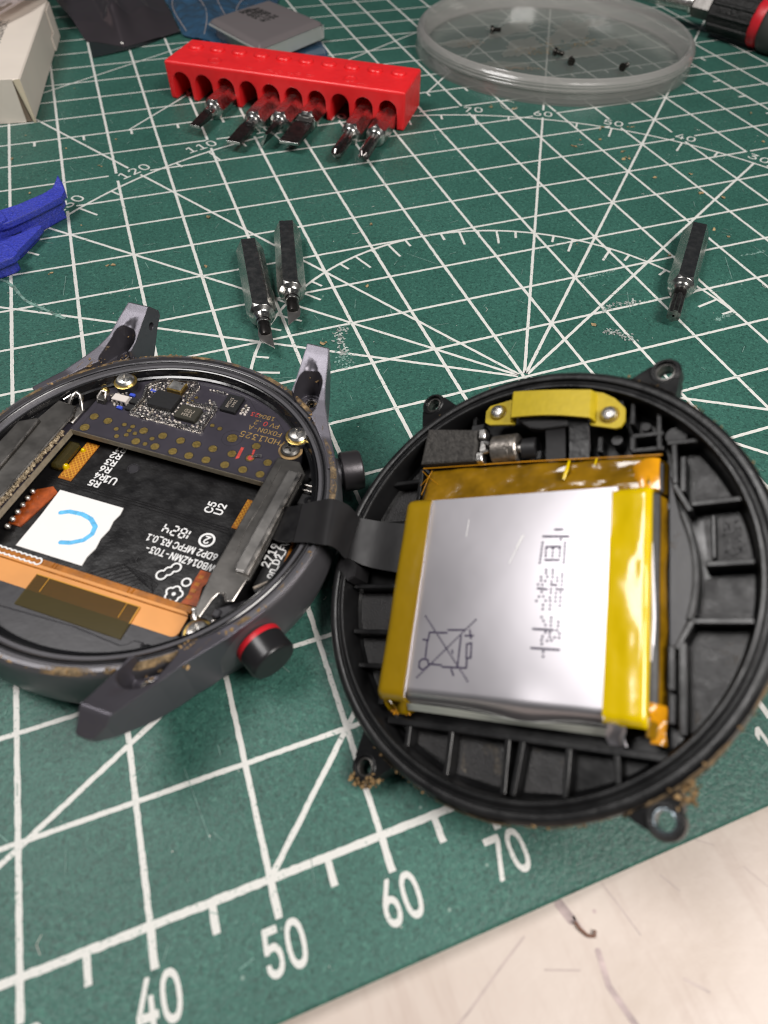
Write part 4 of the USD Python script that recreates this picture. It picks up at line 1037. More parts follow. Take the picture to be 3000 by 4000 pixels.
part('pouch', grid_sheet(60, 60, pouch, 2.2), 'foil', bt, smooth=40)
part('core', bx(-11.3, 12.1, -11.6, 7.1, -2.8, -.2, .3), 'matte_black', bt)
part('bottom_fold', grid_sheet(30, 5, lambda u, v: np.stack([-9.9 + 18.6 * u, -12.75 - .55 * v - .25 * np.exp(-((u - .6) / .2) ** 2) * (1 - v), -.95 - .45 * v + .12 * np.sin(9 * u)], -1), .1), 'foil_edge', bt, smooth=40)


def edge_strip(x_in, x_out, z_in, drop, bulge, y0, y1, sgn, wr, seed):
    def fn(u, v):
        # u across: flat lip, rounded shoulder, side wall
        x = x_in + (x_out - x_in) * np.sin(np.clip(u / .72, 0, 1) * math.pi / 2) ** .9
        z = z_in + bulge * np.sin(np.clip(u / .72, 0, 1) * math.pi) - drop * np.clip((u - .45) / .55, 0, 1) ** 1.7
        y = y0 + (y1 - y0) * v
        nz = meshkit.fbm(np.stack([x * .45 + seed, y * .16, 0 * x], -1), 3) - .5
        end = np.clip((.03 - np.minimum(v, 1 - v)) / .03, 0, 1)
        return np.stack([x + wr * nz * .6 * sgn, y, z + wr * nz - .6 * end ** 2], -1)
    return grid_sheet(22, 70, fn, .25)


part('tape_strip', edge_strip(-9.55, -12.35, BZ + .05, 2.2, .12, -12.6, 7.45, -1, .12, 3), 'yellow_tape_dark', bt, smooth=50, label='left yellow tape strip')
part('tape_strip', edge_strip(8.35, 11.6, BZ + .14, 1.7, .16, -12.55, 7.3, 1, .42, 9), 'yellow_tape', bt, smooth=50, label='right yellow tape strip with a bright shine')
part('tape_edge', tube([(-12.3, 7.3, -.4), (-12.42, 0, -.45), (-12.4, -8, -.5), (-12.2, -12.4, -.5)], .13, 8), 'yellow_tape', bt, smooth=50)
part('tape_lip', [tube([(-9.58, 7.4, BZ + .02), (-9.55, -12.4, BZ - .05)], .05, 6), tube([(8.4, 7.2, BZ + .1), (8.42, -12.3, BZ + .02)], .05, 6)], 'foil', bt, smooth=50)
part('side_fold', grid_sheet(8, 60, lambda u, v: np.stack([11.55 + .95 * u + .18 * (meshkit.fbm(np.stack([u * 3, v * 9, 0 * u], -1), 3) - .5), -13.1 + 20.0 * v, -.25 - 1.7 * u ** 1.4 + .4 * (meshkit.fbm(np.stack([u * 2, v * 7, 0 * u + 4], -1), 3) - .5)], -1), .2), 'amber_tape', bt, smooth=50, label='amber side fold on the right')
part('side_fold', tube([(11.6, -9.8, -.35), (11.8, -4, -.3), (11.6, 2, -.3), (11.3, 6.6, -.4)], [.12, .16, .14, .1], 10), 'foil', bt, smooth=50, label='pale seam of the right fold')
part('corner_fold', [grid_sheet(7, 9, lambda u, v: np.stack([8.5 + 1.35 * u + .1 * np.sin(7 * v), -12.4 - 1.5 * v, .1 - 1.3 * v + .25 * np.sin(5 * u + 2 * v)], -1), .12)], 'foil', bt, smooth=50, label='pale folded corner at the lower right')
part('corner_fold', [grid_sheet(6, 12, lambda u, v: np.stack([11.6 + 1.0 * u, -10.6 - 2.9 * v, -.3 - .8 * u - .5 * v + .3 * np.sin(6 * v + 3 * u)], -1), .12)], 'amber_bright', bt, smooth=50)
part('corner_fold', [grid_sheet(9, 9, lambda u, v: np.stack([-12.4 + 2.9 * u, -12.2 - 1.3 * v + .2 * np.sin(8 * u), -.3 - 1.6 * v + .35 * np.sin(9 * u + 3 * v)], -1), .12), tube([(-12.3, -11.6, -.3), (-11.9, -12.8, -.9), (-11.2, -13.4, -1.7)], .12, 7)], 'yellow_tape_dark', bt, smooth=50)
part('glue_bead', [mv(jitter_blob(nrs.uniform(.12, .3), 9, .8, i), -12.2 + nrs.uniform(0, 2.2), -13.5 + nrs.normal(0, .15), -2.1) for i in range(26)], 'amber_bright', bt, kind='stuff')


def head(u, v):
    n_ = meshkit.fbm(np.stack([u * 9, v * 3, 0 * u + 2], -1), 3) - .5
    x = -12.3 + 24.75 * u
    yt, yb = 11.95 - 1.1 * u, 7.75 - .35 * u
    return np.stack([x, yb + (yt - yb) * v, -.45 - .35 * v + .55 * n_ - 1.8 * np.clip((.06 - np.minimum(u, 1 - u)) / .06, 0, 1) ** 2 - .5 * np.clip((v - .9) / .1, 0, 1)], -1)


hd = part('tape_head', grid_sheet(80, 16, head, .3), 'amber_tape', bt, smooth=50, label='amber tape wrapped over the battery head')
part('head_core', bx(-12.0, 12.2, 7.3, 10.4, -2.8, -1.2, .2), 'matte_black', bt)
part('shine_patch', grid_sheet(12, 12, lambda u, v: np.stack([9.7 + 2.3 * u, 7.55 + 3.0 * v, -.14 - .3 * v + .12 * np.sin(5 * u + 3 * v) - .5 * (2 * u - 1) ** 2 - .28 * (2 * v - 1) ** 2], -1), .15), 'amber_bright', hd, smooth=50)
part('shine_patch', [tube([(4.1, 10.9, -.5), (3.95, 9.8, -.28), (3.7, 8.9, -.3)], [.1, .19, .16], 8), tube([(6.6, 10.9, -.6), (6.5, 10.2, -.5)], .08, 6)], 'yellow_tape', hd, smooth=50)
part('crease', [tube([(-12.0, 11.5, -.6), (-11.0, 10.6, -.42), (-9.7, 9.6, -.34)], .03, 6), tube([(-11.6, 8.6, -.5), (-11.0, 10.6, -.44), (-10.7, 11.4, -.5)], .03, 6), tube([(-11.0, 10.6, -.42), (-11.9, 9.7, -.5)], .025, 6), tube([(-12.0, 11.85, -.7), (0, 11.4, -.72), (12.2, 10.75, -.8)], .07, 6)], 'amber_bright', hd, smooth=50)
BARS = [[3.53, 3.61, 4.18, 3.6], [2.5, 2.99, 4.8, 2.9], [2.88, 1.98, 4.14, 1.96], [2.85, 0.74, 4.1, 0.72], [2.4, -1.89, 3.22, -1.98], [3.53, -1.54, 4.05, -1.59], [4.02, -1.94, 4.67, -1.96], [2.27, -5.5, 4.03, -5.51], [2.23, -7.14, 4.63, -7.14]]
DOTS = [[4.12, 2.65], [2.49, 2.37], [2.47, 2.05], [2.45, 1.74], [2.44, 1.42], [2.42, 1.11], [2.4, 0.8], [2.38, 0.49], [2.86, 1.77], [2.87, 1.45], [2.88, 1.13], [3.48, 1.75], [3.49, 1.42], [3.48, 1.1], [4.08, 1.73], [4.12, 1.4], [4.11, 1.09], [4.52, 2.3], [4.52, 1.99], [4.52, 1.68], [4.53, 1.37], [4.53, 1.07], [4.53, 0.76], [4.53, 0.46], [3.02, -0.2], [3.04, -0.5], [3.18, -0.83], [3.02, -1.21], [3.63, -0.21], [3.63, -0.51], [3.65, -0.86], [3.58, -1.25], [2.62, -0.86], [2.64, -1.18], [2.4, -1.54], [2.78, -1.57], [4.47, -0.57], [4.47, -0.86], [4.49, -1.21], [4.47, -1.56], [4.06, -0.89], [4.08, -1.21], [2.77, -2.21], [2.57, -2.64], [2.37, -3.03], [2.96, -2.62], [3.19, -2.99], [3.59, -1.94], [3.6, -2.27], [3.54, -2.7], [3.6, -3.01], [3.61, -3.38], [3.6, -3.73], [4.04, -2.29], [4.03, -2.66], [4.04, -3.03], [4.43, -2.25], [4.44, -2.65], [4.45, -3.0], [4.44, -3.39], [2.99, -3.37], [2.99, -3.74], [2.94, -4.45], [3.13, -4.76], [3.33, -5.12], [3.78, -4.46], [3.77, -4.79], [3.79, -5.13], [4.41, -4.8], [4.42, -5.14], [4.33, -5.51], [3.37, -5.74], [3.75, -5.77], [4.57, -5.78], [3.14, -6.1], [3.76, -6.1], [4.18, -6.13], [4.56, -6.14], [3.08, -6.41], [3.56, -6.44], [3.93, -6.39], [3.12, -6.74], [3.29, -7.4], [3.31, -7.78]]
BIN = [[-7.82, -6.27, -5.95, -6.23], [-5.87, -5.96, -4.17, -5.89], [-7.8, -6.39, -7.87, -7.09], [-7.92, -7.09, -7.88, -8.8], [-4.47, -6.43, -4.47, -9.23], [-7.32, -9.18, -6.12, -9.21], [-5.99, -9.36, -3.64, -9.28], [-4.05, -6.41, -3.27, -6.37], [-3.65, -5.86, -3.45, -6.62], [-3.8, -7.16, -3.69, -8.43], [-3.35, -7.04, -3.27, -8.35], [-3.64, -8.42, -3.59, -9.21], [-8.46, -9.04, -8.43, -9.57], [-8.43, -9.57, -8.0, -9.78], [-8.0, -9.78, -7.41, -9.35], [-7.41, -9.35, -7.6, -8.83], [-7.6, -8.83, -8.16, -8.78], [-8.16, -8.78, -8.46, -9.04], [-5.06, -9.51, -4.79, -10.0], [-8.39, -6.97, -7.94, -7.0], [-5.19, -7.81, -5.13, -8.05], [-3.8, -7.16, -3.35, -7.04], [-3.69, -8.43, -3.27, -8.35]]


def pz(x, y):
    return float(pouch(np.array((x + 9.9) / 18.7), np.array((y + 12.75) / 20.2))[2])


def on_foil(polys, lift=.012):
    out = []
    for g in polys:
        t = flat([g], 0)
        t.vertices[:, 2] = [pz(x, y) + lift for x, y, _ in t.vertices]
        out.append(t)
    return out


part('print', on_foil([Point(x, y).buffer(.115) for x, y in DOTS] + [LineString([a[:2], a[2:]]).segmentize(.4).buffer(.095) for a in BARS], .02), 'purple_ink', bt, label='dotted violet lettering')
xs = []
for (x0, y0), (x1, y1) in (((-8.46, -4.75), (-3.35, -10.38)), ((-3.19, -4.93), (-8.48, -10.48))):
    for t in np.linspace(0, 1, 27):
        xs.append(Point(x0 + (x1 - x0) * t, y0 + (y1 - y0) * t).buffer(.105))
part('bin_symbol', on_foil([LineString([a[:2], a[2:]]).segmentize(.4).buffer(.085) for a in BIN] + xs, .02), 'purple_ink', bt, label='crossed out wheeled bin symbol')
part('scuff', on_foil([LineString([(.64, 3.18), (-.47, .47)]).segmentize(.3).buffer(.05), LineString([(.5, 3.1), (.1, 2.0)]).segmentize(.3).buffer(.07), LineString([(-5.15, 5.03), (-5.21, 3.29)]).segmentize(.3).buffer(.04)], .024), 'label_white', bt)

# ------------------------------------------------------------------ flat cable from the watch to the cover
ST = [((30.2, 33.2, 6.9), (28.0, 29.3, 6.9)), ((30.83, 32.32, 7.3), (28.58, 28.41, 7.3)), ((33.72, 31.04, 8.75), (31.63, 26.13, 8.75)), ((35.29, 29.95, 9.75), (32.9, 24.8, 9.6)), ((36.6, 29.6, 8.6), (33.9, 24.9, 8.2)), ((37.52, 29.6, 6.7), (34.6, 25.6, 5.6)), ((38.0, 29.9, 5.25), (35.2, 26.2, 3.9)), ((39.4, 28.8, 5.6), (36.6, 24.8, 4.0)), ((41.96, 26.45, 6.9), (39.38, 21.95, 5.4)), ((43.2, 25.3, 7.5), (40.7, 20.7, 6.1))]
from scipy.interpolate import PchipInterpolator
SA = np.array([np.r_[CP + (np.array(a) - CP) * k_, CP + (np.array(b) - CP) * k_] for (a, b), k_ in zip(ST, (1, 1, 1, 1, .992, .98, KC, KC, KC, KC))])
ss = np.r_[0, np.cumsum(np.linalg.norm(np.diff((SA[:, :3] + SA[:, 3:]) / 2, axis=0), axis=1))]
ip = PchipInterpolator(ss / ss[-1], SA)


def ribbon(u, v):
    q_ = ip(u[:, 0])
    return q_[:, None, :3] * (1 - v[..., None]) + q_[:, None, 3:] * v[..., None]


fc = thing('ribbon_cable', 'black ribbon cable arching from the watch over its rim into the back cover', 'cable')
part('ribbon', grid_sheet(90, 9, ribbon, .12), 'cable_black', fc, smooth=40)
for k_, (v_, w_) in enumerate(((.02, .06), (.12, .035), (.17, .035), (.24, .06), (.33, .03), (.39, .03), (.74, .05), (.82, .035), (.89, .05), (.985, .06))):
    q_ = ip(np.linspace(0, 1, 80))
    c_ = q_[:, :3] * (1 - v_) + q_[:, 3:] * v_
    part('conductor', tube(c_ + np.array([0, 0, .015]), w_ * 1.2, 6), 'cable_trace', fc, smooth=50)
part('stiffener', grid_sheet(24, 5, lambda u, v: ribbon(.16 * u, .0 + 1.0 * v) + np.array([0, 0, .12]), .1), 'flex_black', fc, smooth=40)

# ------------------------------------------------------------------ screwdriver bits
def hexprism(af, x0, x1, b=.18):
    R_ = af / 2 / math.cos(math.pi / 6)
    pts = []
    for x, r in ((x0, R_ - b), (x0 + b, R_), (x1, R_)):
        pts += [(x, r * math.cos(t), r * math.sin(t)) for t in np.radians(np.arange(0, 360, 60))]
    return hull(pts)


def bit(name, label, tip, head_xy, dir_xy, length=26.5, hexlen=18.0, z=1.86, roll=0.0, group=None, drop=0.0, marks=True, worn=False):
    """a hex bit lying on its flat, its back at head_xy, pointing along dir_xy"""
    a = math.atan2(dir_xy[1], dir_xy[0])
    F = frame((head_xy[0], head_xy[1], z + .15), a)
    pit = np.eye(4)
    c, s = math.cos(drop), math.sin(drop)
    pit[:3, :3] = [[c, 0, s], [0, 1, 0], [-s, 0, c]]
    t = thing(name, label, 'screwdriver bit', F @ pit, group)
    R_ = 4.0 / 2 / math.cos(math.pi / 6)
    body = man(hexprism(4.0, 0, hexlen + .9)) ^ man(mv(lathe([(0, 0), (2.05, 0), (2.32, .22), (2.32, hexlen - .25), (2.0, hexlen + .55), (1.5, hexlen + .9), (0, hexlen + .9)], 60), 0, 0, 0, 0, math.pi / 2))
    part('shank', mv(tm(body), roll=roll), 'chrome', t, smooth=12)
    L_ = length - hexlen
    x0 = hexlen + .3
    cone = lathe([(0, 0), (1.9, 0), (1.75, .3), (1.28, .75), (1.10, 1.2), (1.05, 2.6), (0, 2.6)], 48)
    if tip == 'wide':
        cone = hull([(0, sy * 1.6, sz * 1.4) for sy in (-1, 1) for sz in (-1, 1)] + [(2.2, sy * 1.9, sz * .75) for sy in (-1, 1) for sz in (-1, 1)])
        part('shoulder', mv(cone, x0 - .4), 'dark_steel', t, smooth=25)
    else:
        part('shoulder', mv(cone, x0, 0, 0, 0, math.pi / 2), 'chrome', t, smooth=16)
    x1 = x0 + 1.9
    xe = length
    if tip in ('flat', 'wide', 'slim'):
        w = {'flat': 1.5, 'wide': 2.15, 'slim': 1.15}[tip]
        wn = {'flat': 1.2, 'wide': 2.05, 'slim': .95}[tip]
        P = [(x1, sy * 1.0, sz * .8) for sy in (-1, 1) for sz in (-1, 1)] + [(x1 + .9, sy * wn, sz * .62) for sy in (-1, 1) for sz in (-1, 1)]
        P2 = [(x1 + .9, sy * wn, sz * .62) for sy in (-1, 1) for sz in (-1, 1)] + [(x1 + 1.8, sy * w, sz * .5) for sy in (-1, 1) for sz in (-1, 1)] + [(xe, sy * w * .97, sz * .26) for sy in (-1, 1) for sz in (-1, 1)]
        part('blade', mv(tm(man(hull(P)) + man(hull(P2))), roll=roll), 'bit_dark', t, smooth=25)
        part('edge', mv(bx(xe - .02, xe + .10, -w * .97, w * .97, -.27, .27, .03), roll=roll), 'chrome', t)
    elif tip == 'knife':
        part('neck', mv(lathe([(0, 0), (1.15, 0), (1.0, .5), (.92, 1.4), (.98, 2.6), (.7, 3.4), (0, 3.6)], 32), x1, 0, 0, 0, math.pi / 2), 'bit_dark', t, smooth=40)
        P = [(x1 + 1.5, y, z_) for y, z_ in ((-.9, -.35), (.8, -.35), (.8, .35), (-.9, .35))] + [(x1 + 3.0, y, z_) for y, z_ in ((-1.12, -.22), (.9, -.22), (.9, .3), (-1.12, .3))] + [(xe, .92, .0), (xe - 2.1, -1.0, 0), (xe - .1, .85, .12), (xe - 2.0, -.9, .14)]
        part('blade', mv(hull(P), roll=roll), 'bar_steel', t, smooth=20)
    elif tip == 'cross':
        rod = man(mv(lathe([(0, 0), (1.08, 0), (1.2, 1.2), (1.25, L_ - 3.6), (1.05, L_ - 2.6), (.42, L_ - 1.9), (.0, L_ - 1.75)], 36), x1, 0, 0, 0, math.pi / 2))
        for k_ in range(4):
            cut = hull([(x1 + 1.9, .55, .55), (x1 + 1.9, 1.6, .6), (x1 + 1.9, .6, 1.6), (x1 + L_, .12, .12), (x1 + L_, 1.6, .3), (x1 + L_, .3, 1.6), (x1 + 1.9, 1.6, 1.6), (x1 + L_, 1.6, 1.6)])
            rod = rod - man(mv(cut, roll=k_ * math.pi / 2 + roll))
        part('cross_tip', tm(rod), 'chrome_worn', t, smooth=28)
    else:                                             # six-lobed rod
        st = Point(0, 0).buffer(1.0)
        st = unary_union([Point(.62 * math.cos(q_), .62 * math.sin(q_)).buffer(.44) for q_ in np.radians(np.arange(0, 360, 60))])
        rod = ext(st, 0, xe - x1 - 1.4)
        rod = mv(rod, x1 + 1.2, 0, 0, 0, math.pi / 2)
        part('star_tip', rod, 'chrome_worn', t, smooth=30)
        part('neck', mv(lathe([(0, 0), (1.12, 0), (1.12, 1.0), (.95, 1.6), (0, 1.6)], 32), x1 - .2, 0, 0, 0, math.pi / 2), 'bit_dark', t, smooth=35)
    if marks:
        mk = [mv(bx(-.06, .06, -.62, .62, 0, .02), 3.0 + .62 * i, 0, 2.0 * 1.0 - .005, .45) for i in range(int(hexlen / .62) - 6)]
        part('knurl', [mv(k_, roll=-math.pi / 3 + roll) for k_ in mk], 'chrome_worn', t, kind='stuff')
    return t


bit('screwdriver_bit', 'loose chrome bit with a worn knife tip, left of the close pair', 'knife', (38.9, 92.2), (-.115, -.993), 27.0, 18.3)
bit('screwdriver_bit', 'loose chrome bit with a slanted knife tip, right of the close pair', 'knife', (46.4, 95.8), (-.21, -.978), 26.6, 18.0, roll=math.pi)
bit('screwdriver_bit', 'single loose chrome bit with a dark star tip, far from the others', 'star', (115.7, 72.6), (-.69, -.724), 26.8, 18.0, roll=0)

# ------------------------------------------------------------------ red bit holder
HD = np.array([.813, -.583])
HN = np.array([.583, .813])
HYAW = math.atan2(HD[1], HD[0])
holder = thing('bit_holder', 'red plastic holder bar with ten slots, four of them empty', 'bit holder', frame((35.9, 164.3, 0), HYAW))
HL, HW, HH = 56.7, 14.4, 7.7
blk = hull(np.vstack([trimesh.creation.icosphere(2, .55).vertices + c for c in [(x, y, z) for x in (.55, HL - .55) for y in (.55, HW - .55) for z in (.5, HH - .55)]]))
blk = man(blk)
S0, SP = 3.35, 5.46
for i in range(10):
    x = S0 + SP * i + .3
    sl = hull([(x + 2.15 * math.cos(t), y, 3.55 + 2.2 * math.sin(t)) for t in np.linspace(0, math.pi, 14) for y in (-2, HW - 2.2)] + [(x + s_ * 2.38, y, -1) for s_ in (-1, 1) for y in (-2, HW - 2.2)])
    blk = blk - man(sl)
body = tm(blk.refine_to_length(1.6))
part('body', body, 'red_plastic', holder, smooth=35)
for i in range(10):
    part('stud', mv(lathe([(0, -.4), (1.75, -.4), (1.75, .08), (1.6, .45), (1.2, .62), (.8, .50), (0, .36)], 28), S0 + SP * i + .2, 9.6, HH), 'red_plastic', holder, smooth=45)
part('mould_mark', [mv(lathe([(1.25, -.1), (1.7, -.1), (1.6, .12), (1.35, .12)], 30), x, 3.3, HH) for x in (11.2, 43.4)], 'red_plastic', holder, smooth=45)
part('mould_mark', [tube([(x, y, HH), (x + l * .5, y - .06, HH + .06), (x + l, y, HH)], .13, 6) for x, y, l in ((19.4, 2.0, 1.4), (24.2, 1.9, 1.8), (27.0, 2.1, 1.0), (29.2, 1.7, 1.6), (31.0, 2.6, 1.1), (33.6, 2.2, 1.9), (26.0, 1.2, 1.3), (45.5, 1.3, 2.2), (10.5, 1.6, 2.0))], 'red_plastic', holder, smooth=45)


def slot_bit(i, label, tip, out, length=27.5, hexlen=18.0, roll=0.0):
    """a bit in slot i whose tip stands 'out' mm in front of the holder's face"""
    o_ = np.array([35.9, 164.3]) + HD * (S0 + SP * i + .3)
    tipp = o_ - HN * out
    hd_ = tipp + HN * length
    bit('screwdriver_bit', label, tip, tuple(hd_), tuple(-HN), length, hexlen, z=1.9, group='bits held in the red holder', roll=roll)


slot_bit(2, 'small flat blade bit in the red holder, alone beside two empty slots', 'slim', 16.6)
slot_bit(4, 'medium flat blade bit standing out farthest from the red holder', 'flat', 21.0, 29.0)
slot_bit(5, 'flat blade bit turned on edge, between two other flat bits in the holder', 'flat', 17.9, roll=math.pi / 3)
slot_bit(6, 'widest flat blade bit, beside the empty slot of the red holder', 'wide', 17.6, hexlen=16.2)
slot_bit(8, 'cross tip bit with marked shank, left of the holder\'s end pair', 'cross', 19.6, 28.5)
slot_bit(9, 'cross tip bit in the last slot at the right end of the red holder', 'cross', 18.6, 28.0, roll=.5)

# ------------------------------------------------------------------ clear plastic lid with small screws in it
DX, DY = 138.0, 166.2
dish = thing('plastic_lid', 'round clear plastic lid lying upturned with dust and tiny screws inside', 'lid', frame((DX, DY, 0)))
part('floor', mv(lathe([(0, .9), (33.6, .9), (33.6, .5), (0, .5)], 120), 0, 0, 0), 'lid_clear', dish, smooth=35)
part('skirt', lathe([(34.0, .35), (36.85, .05), (36.9, .2), (36.2, 2.6), (35.9, 2.6), (36.5, .5), (34.0, .8)], 140), 'lid_clear', dish, smooth=35)
part('rim', lathe([(33.7, .5), (34.9, .9), (35.5, 2.5), (36.25, 2.55), (36.5, 2.8), (36.5, 4.4), (36.2, 4.75), (36.0, 5.0), (35.3, 5.35), (34.7, 5.1), (34.3, 3.5), (33.6, .95)], 140), 'lid_frost', dish, smooth=35)
part('ridge', [lathe([(36.5, z), (36.62, z + .12), (36.5, z + .24)], 140) for z in (3.1, 3.8)] + [lathe([(35.2, 5.3), (35.35, 5.42), (35.5, 5.28)], 140)], 'lid_frost', dish, smooth=35)
sm_ = []
for x, y, w, h, a in ((-22, 10, 6, 3, .2), (-8, 2, 9, 4, .6), (6, -6, 8, 3.5, .1), (12, 10, 10, 5, .9), (-4, 16, 9, 4, .3), (18, -2, 6, 3, .4), (-18, -8, 6, 2.5, -.3), (3, 4, 5, 2, 1.2), (22, 14, 5, 3, .2)):
    e = affinity.rotate(affinity.scale(Point(x, y).buffer(1, quad_segs=12), w, h), a, use_radians=True)
    c_ = np.array(e.exterior.coords)
    n_ = meshkit.fbm(np.c_[c_ * .5, np.zeros(len(c_))], 4)
    ctr_ = np.array([x, y])
    sm_.append(Polygon(ctr_ + (c_ - ctr_) * (.45 + 1.0 * n_[:, None])).buffer(0))
part('smudge', flat([unary_union(sm_)], .915), 'lid_smudge', dish)
part('brown_stain', scuff_patch([(-23, 8), (-18, 8.6)], 1.3, 60, 31, .93) + scuff_patch([(-19.0, -10.5), (-14, -12.0), (-10, -13)], .5, 90, 32, .93), 'brown_smudge', dish, kind='stuff')
part('speckle', scuff_patch([(-9, -1), (-3, -2.0), (2, 1)], 1.6, 110, 33, .97) + scuff_patch([(4, -2), (10, 0), (14, 1.5)], 1.2, 70, 34, .97), 'dirt', dish, kind='stuff')


def small_screw(label, x, y, yaw, pitch=0.0):
    t = thing('small_screw', label, 'screw', frame((x, y, .92 + .82), yaw) @ np.diag([.92, .92, .92, 1.0]), 'tiny screws lying in the clear lid')
    part('head', mv(tm(man(along([(0, 0), (1.0, 0), (1.05, .15), (.95, .75), (.5, .95), (0, .95)], 26)) - man(mv(bx(-1, .25, -.25, .25, -.25, .25), 0, 0, 0))), 0, 0, 0, 0, pitch), 'black_screw', t, smooth=35)
    part('shaft', mv(along([(0, .9)] + [p_ for k_ in range(7) for p_ in ((.50, .9 + .3 * k_), (.62, 1.05 + .3 * k_))] + [(.45, 3.1), (0, 3.2)], 18), 0, 0, 0, 0, pitch), 'black_screw', t, smooth=35)


small_screw('tiny dark screw near the brown dust at the lid\'s left', 126.6, 180.6, -.35)
small_screw('tiny black screw left of the pair in the lid\'s middle', 135.6, 160.6, -1.0)
small_screw('tiny screw showing its head, right of the pair in the middle', 136.2, 152.6, 1.1)
small_screw('tiny black screw nearest the lid\'s right front edge', 147.0, 145.6, .5)

# ------------------------------------------------------------------ white card box and the clear bag on it
BYAW = math.atan2(.14, .99)                          # the box runs away from the viewer
BF = frame((5.6, 160.0, 0), -BYAW)
boxo = thing('card_box', 'small white cardboard box with a part open end flap and black print', 'box', BF)
BW, BL, BH = 30.0, 54.0, 8.3
part('body', bx(-BW, -.0, .25, BL, .1, BH, .25), 'card', boxo)
part('end_flap', [trimesh.convex.convex_hull(np.array([(-BW, -.05, .1), (-1.9, -.05, .1), (-BW, -.05, BH + .1), (-1.5, -.05, BH + .05), (-BW, .22, .1), (-1.9, .22, .1), (-BW, .22, BH + .1), (-1.5, .22, BH)]))], 'card', boxo)
part('side_flap', trimesh.convex.convex_hull(np.array([(-.3, -.35, .05), (.12, -.4, .05), (-1.35, -.3, BH - .1), (-1.05, -.35, BH + .05), (-.25, .22, .05), (.12, .22, .05), (-.3, .22, BH - .3), (0, .22, BH)])), 'card_edge', boxo)
part('gap', bx(-1.75, -.4, .1, .24, .2, BH - .3), 'brown_smudge', boxo)
part('tab', [bx(-.02, .3, 43, 47, .1, 3.0, .1), bx(-.0, .25, 47, BL, .1, BH - .6, .1)], 'card', boxo)
bt_ = text('5/ARC0349/SV7.', 1.9, -8.2, 30, BH - .015, math.pi / 2 + .0, .8, bold=True, depth=.03)
part('print', bt_, 'black_ink', boxo)
part('print', text('3710-R2', 1.9, -10.8, 33, BH - .015, math.pi / 2, .8, bold=True, depth=.03), 'black_ink', boxo)


def crumple(fn, amp, freq, seed, nu=60, nv=60, thick=.08):
    def g(u, v):
        p_ = fn(u, v)
        q_ = p_ * np.array(freq)
        n_ = 1 - 2 * np.abs(meshkit.fbm(np.stack([q_[..., 0], q_[..., 1], 0 * u + seed], -1), 4, seed) - .5) * 2
        m_ = meshkit.fbm(np.stack([q_[..., 0] * .5 + 9, q_[..., 1] * .5, 0 * u + seed], -1), 3, seed + 5)
        p_ = p_.copy()
        p_[..., 2] += amp * (n_ * .6 + m_ * .9 - .75)
        return p_
    return grid_sheet(nu, nv, g, thick)


cbag = thing('clear_bag', 'crumpled clear plastic bag lying over the white box', 'bag')


def cb_fn(u, v):
    x = -22 + 37.6 * u
    y = np.interp(x, [-22, -10, 1.7, 7.6, 12, 15.6], [176, 186, 195, 203, 211, 221]) + 45 * v
    top = BH + 2.3 - 3.0 * np.clip((u - .82) / .18, 0, 1) ** 2 * (1 - v)
    return np.stack([x, y, top + 1.5 * v], -1)


part('sheet', crumple(cb_fn, 2.6, (.13, .13, 0), 3), 'clear_bag', cbag, smooth=60)
part('hem', tube(cb_fn(np.linspace(0, 1, 40), np.zeros(40)) + np.c_[np.zeros(40), np.zeros(40), .35 * np.sin(np.linspace(0, 9, 40))], .3, 8), 'clear_bag', cbag, smooth=60)

# ------------------------------------------------------------------ grey shielding bag, blue film, silver pouch cell
gbag = thing('shielding_bag', 'dark grey shiny antistatic bag with its corner towards the red holder', 'bag')


def gb_fn(u, v):
    a = np.array([14.0, 233.0]); b = np.array([19.6, 207.5]); c = np.array([44.5, 206.5]); d = np.array([43.0, 240.0])
    e = np.array([29.0, 199.2])
    low = (1 - u)[..., None] * b + u[..., None] * c + (1 - np.abs(2 * u - .78) / np.where(u < .39, .78, 1.22))[..., None] * (e - (.61 * b + .39 * c)) * .9
    top = (1 - u)[..., None] * a + u[..., None] * d
    p_ = low * (1 - v)[..., None] + top * v[..., None]
    fold = np.exp(-((u - .42 - .05 * v) / .10) ** 2) + .5 * np.exp(-((u - .75 + .1 * v) / .12) ** 2)
    z = .5 + 6.0 * np.minimum(1, 3.0 * v) * (.3 + .7 * fold) + 1.2 * v
    return np.stack([p_[..., 0], p_[..., 1], z], -1)


part('sheet', crumple(gb_fn, .8, (.05, .05, 0), 8, 80, 70, .1), 'shield_bag', gbag, smooth=60)
part('lower_sheet', grid_sheet(20, 20, lambda u, v: np.stack([20.4 + 22 * u, 195.0 + 12 * u * (1 - v) + 30 * v + 4 * v * (1 - u) - 2.2 * np.sin(3 * u), .25 + .15 * np.sin(5 * u + 4 * v)], -1), .08), 'smoke_film', gbag, smooth=60)
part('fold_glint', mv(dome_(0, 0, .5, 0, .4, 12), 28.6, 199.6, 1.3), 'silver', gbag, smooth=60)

bfl = thing('blue_film', 'transparent blue plastic film crumpled under the silver pouch', 'film')


def bf_fn(u, v):
    a = np.array([44.0, 243.0]); b = np.array([44.8, 204.0]); c = np.array([62.0, 184.5]); d = np.array([80.0, 234.0])
    p_ = ((1 - u)[..., None] * b + u[..., None] * c) * (1 - v)[..., None] + ((1 - u)[..., None] * a + u[..., None] * d) * v[..., None]
    return np.stack([p_[..., 0], p_[..., 1], .45 + 2.8 * np.exp(-((u - .25) / .3) ** 2) * np.clip(v * 3, 0, 1)], -1)


